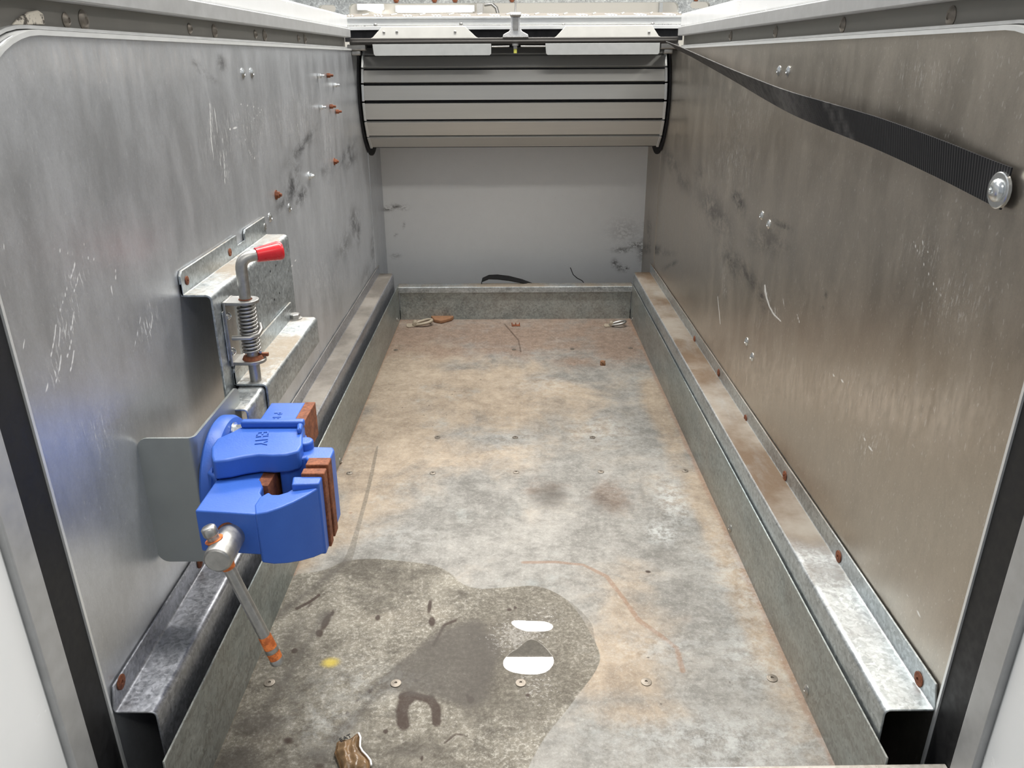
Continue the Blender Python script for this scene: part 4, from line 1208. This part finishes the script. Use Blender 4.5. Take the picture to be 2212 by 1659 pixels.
# tread plate: raised bars
tp = thing('tread_plate', 'aluminium chequer plate step behind the top of the shutter', 'plate', (0, YD, .905))
bm = bmesh.new()
ang = math.atan2(.022, .10)
add_prism(bm, [(YD - .002, .9062), (YD + .10, .9185), (YD + .5, .919), (YD + .5, .905), (YD - .002, .9045)], 0, xl, xr)
i = 0
x = xl + .01
while x < xr - .02:
    for k, (dx, ln_, an) in enumerate(((0, .03, .5), (.009, .03, .5), (.018, .03, .5), (.034, .025, -.6))):
        p0 = Vector((x + dx, YD + .008, .9075)); p1 = Vector((x + dx - ln_*an*.8 if k < 3 else x + dx + .012, YD + (.05 if k < 3 else .092), .9126 if k < 3 else .9178))
        if k == 3: p0 = Vector((x + dx, YD + .055, .9133))
        d = (p1 - p0); sx = Vector((.0022, 0, 0))
        vs = [bm.verts.new(q) for q in (p0 - sx, p0 + sx, p1 + sx, p1 - sx)] + [bm.verts.new(q + Vector((0, -.0006, .0016))) for q in (p0 - sx*.4, p0 + sx*.4, p1 + sx*.4, p1 - sx*.4)]
        for f in ((4,5,6,7), (0,1,5,4), (1,2,6,5), (2,3,7,6), (3,0,4,7)): bm.faces.new([vs[j] for j in f]).material_index = 1
    x += .0825
finish('chequer_sheet', bm, ['tread', 'cover'], tp)

adopt(tp)
# side deck caps beyond the white rims
YG = 3.25
gx = lambda u: hy(u, 15, YG)[0]
gz = lambda v: hy(1106, v, YG)[2]
outer = [(gx(560), gz(46)), (gx(1660), gz(46)), (gx(1660), gz(-60)), (gx(560), gz(-60))]
holes = [rrect(gx(755), gz(42), gx(1464), gz(6.5), .018), rrect(gx(690), gz(25), gx(727), gz(9), .012), rrect(gx(1489), gz(21), gx(1531), gz(6), .012)]
gb = thing('roof_frame', 'galvanised slotted frame bar crossing behind the box at the top', 'frame', (0, YG, gz(46)))
Mx = Matrix.Translation((0, YG, 0)) @ Matrix.Rotation(math.pi/2, 4, 'X')
plate2d('slotted_bar', outer, holes, .035, Mx, 'galv_frame', gb)
for u in (858, 940, 984, 1106, 1500):
    hexbolt(gb, (gx(u), YG - .018, gz(0)), (0, -1, 0), .010, .005, 'rust', washer=False)
adopt(gb)
bm = bmesh.new(); add_tube(bm, [hy(1114, -60, 2.42), hy(1114, 10, 2.41), hy(1113, 30, 2.40)], .0022, 8)
o = finish('release_wire', bm, 'steel', None, True); tag(o, 'thin wire running up from the shutter latch', 'wire')

# ---------------------------------------------------------------- garage beyond
YW = 9.0
bm = bmesh.new(); add_box(bm, (-9, YW, -1.15), (9, YW + .1, 3.6)); o = finish('wall_far', bm, 'cream'); tag(o, kind='structure')
bm = bmesh.new(); add_box(bm, (-9, -6, -1.25), (9, YW, -1.15)); o = finish('floor_garage', bm, 'concrete'); tag(o, kind='structure')
wx = lambda u, y: hy(u, 15, y)[0]
wz = lambda v, y: hy(1106, v, y)[2]
YT = 8.90
def batten(name, label, u0, u1, v0, v1, tilt=0):
    r = thing(name, label, 'light', (wx((u0+u1)/2, YT), YT, wz(v1, YT)))
    a, b = wx(u0, YT), wx(u1, YT); zc = wz((v0+v1)/2, YT); rr = abs(wz(v0, YT) - wz(v1, YT))/2
    bm = bmesh.new(); add_tube(bm, [(a, YT, zc - tilt), (b, YT, zc + tilt)], rr, 16); finish('tube', bm, 'tube', r, True)
    bm = bmesh.new(); add_box(bm, (a - .02, YT + rr*.6, zc - rr*.7), (b + .02, YT + rr + .05, zc + rr*1.4)); finish('housing', bm, 'white', r)
    adopt(r)
batten('tube_light', 'long lit strip light seen through the frame slot, right of the small slanted one', 858, 1020, 13, 26)
batten('tube_light', 'short lit strip light at the left end of the frame slot', 775, 824, 6, 22, -.03)
bm = bmesh.new(); add_box(bm, (wx(1031, 8.7), 8.6, -1.15), (wx(1044, 8.7), 8.72, 3.5)); o = finish('wall_post', bm, 'steel'); tag(o, 'dark upright post on the far garage wall', 'post')
bm = bmesh.new(); add_tube(bm, [hy(1046, 10, 8.8), hy(1062, 8, 8.8), hy(1072, 17, 8.8), hy(1077, 35, 8.8), hy(1078, 90, 8.8)], .018, 8); o = finish('wall_cable', bm, 'steel', None, True); tag(o, 'curved dark cable on the far garage wall beside the post', 'cable')
bm = bmesh.new(); add_box(bm, (wx(1421, 8.8), 8.7, -1.15), (wx(1428, 8.8), 8.78, 3.5)); o = finish('wall_pipe', bm, 'grey_cover'); tag(o, 'pale grey upright pipe on the far garage wall, on the right', 'pipe')

# lamp bodies over the box, the ones that light it
for i, (x, y, z, sx, sy, p) in enumerate(LAMPS):
    bm = bmesh.new(); add_box(bm, (x - sx/2 - .03, y - sy/2 - .03, z + .004), (x + sx/2 + .03, y + sy/2 + .03, z + .07))
    o = finish('ceiling_light', bm, 'white')
    tag(o, ['ceiling strip light beyond the box', 'farthest ceiling strip light, above the garage end wall', 'ceiling strip light over the box', 'unseen fill light behind the viewer', 'ceiling strip light left of the box', 'ceiling strip light right of the box'][i], 'light')
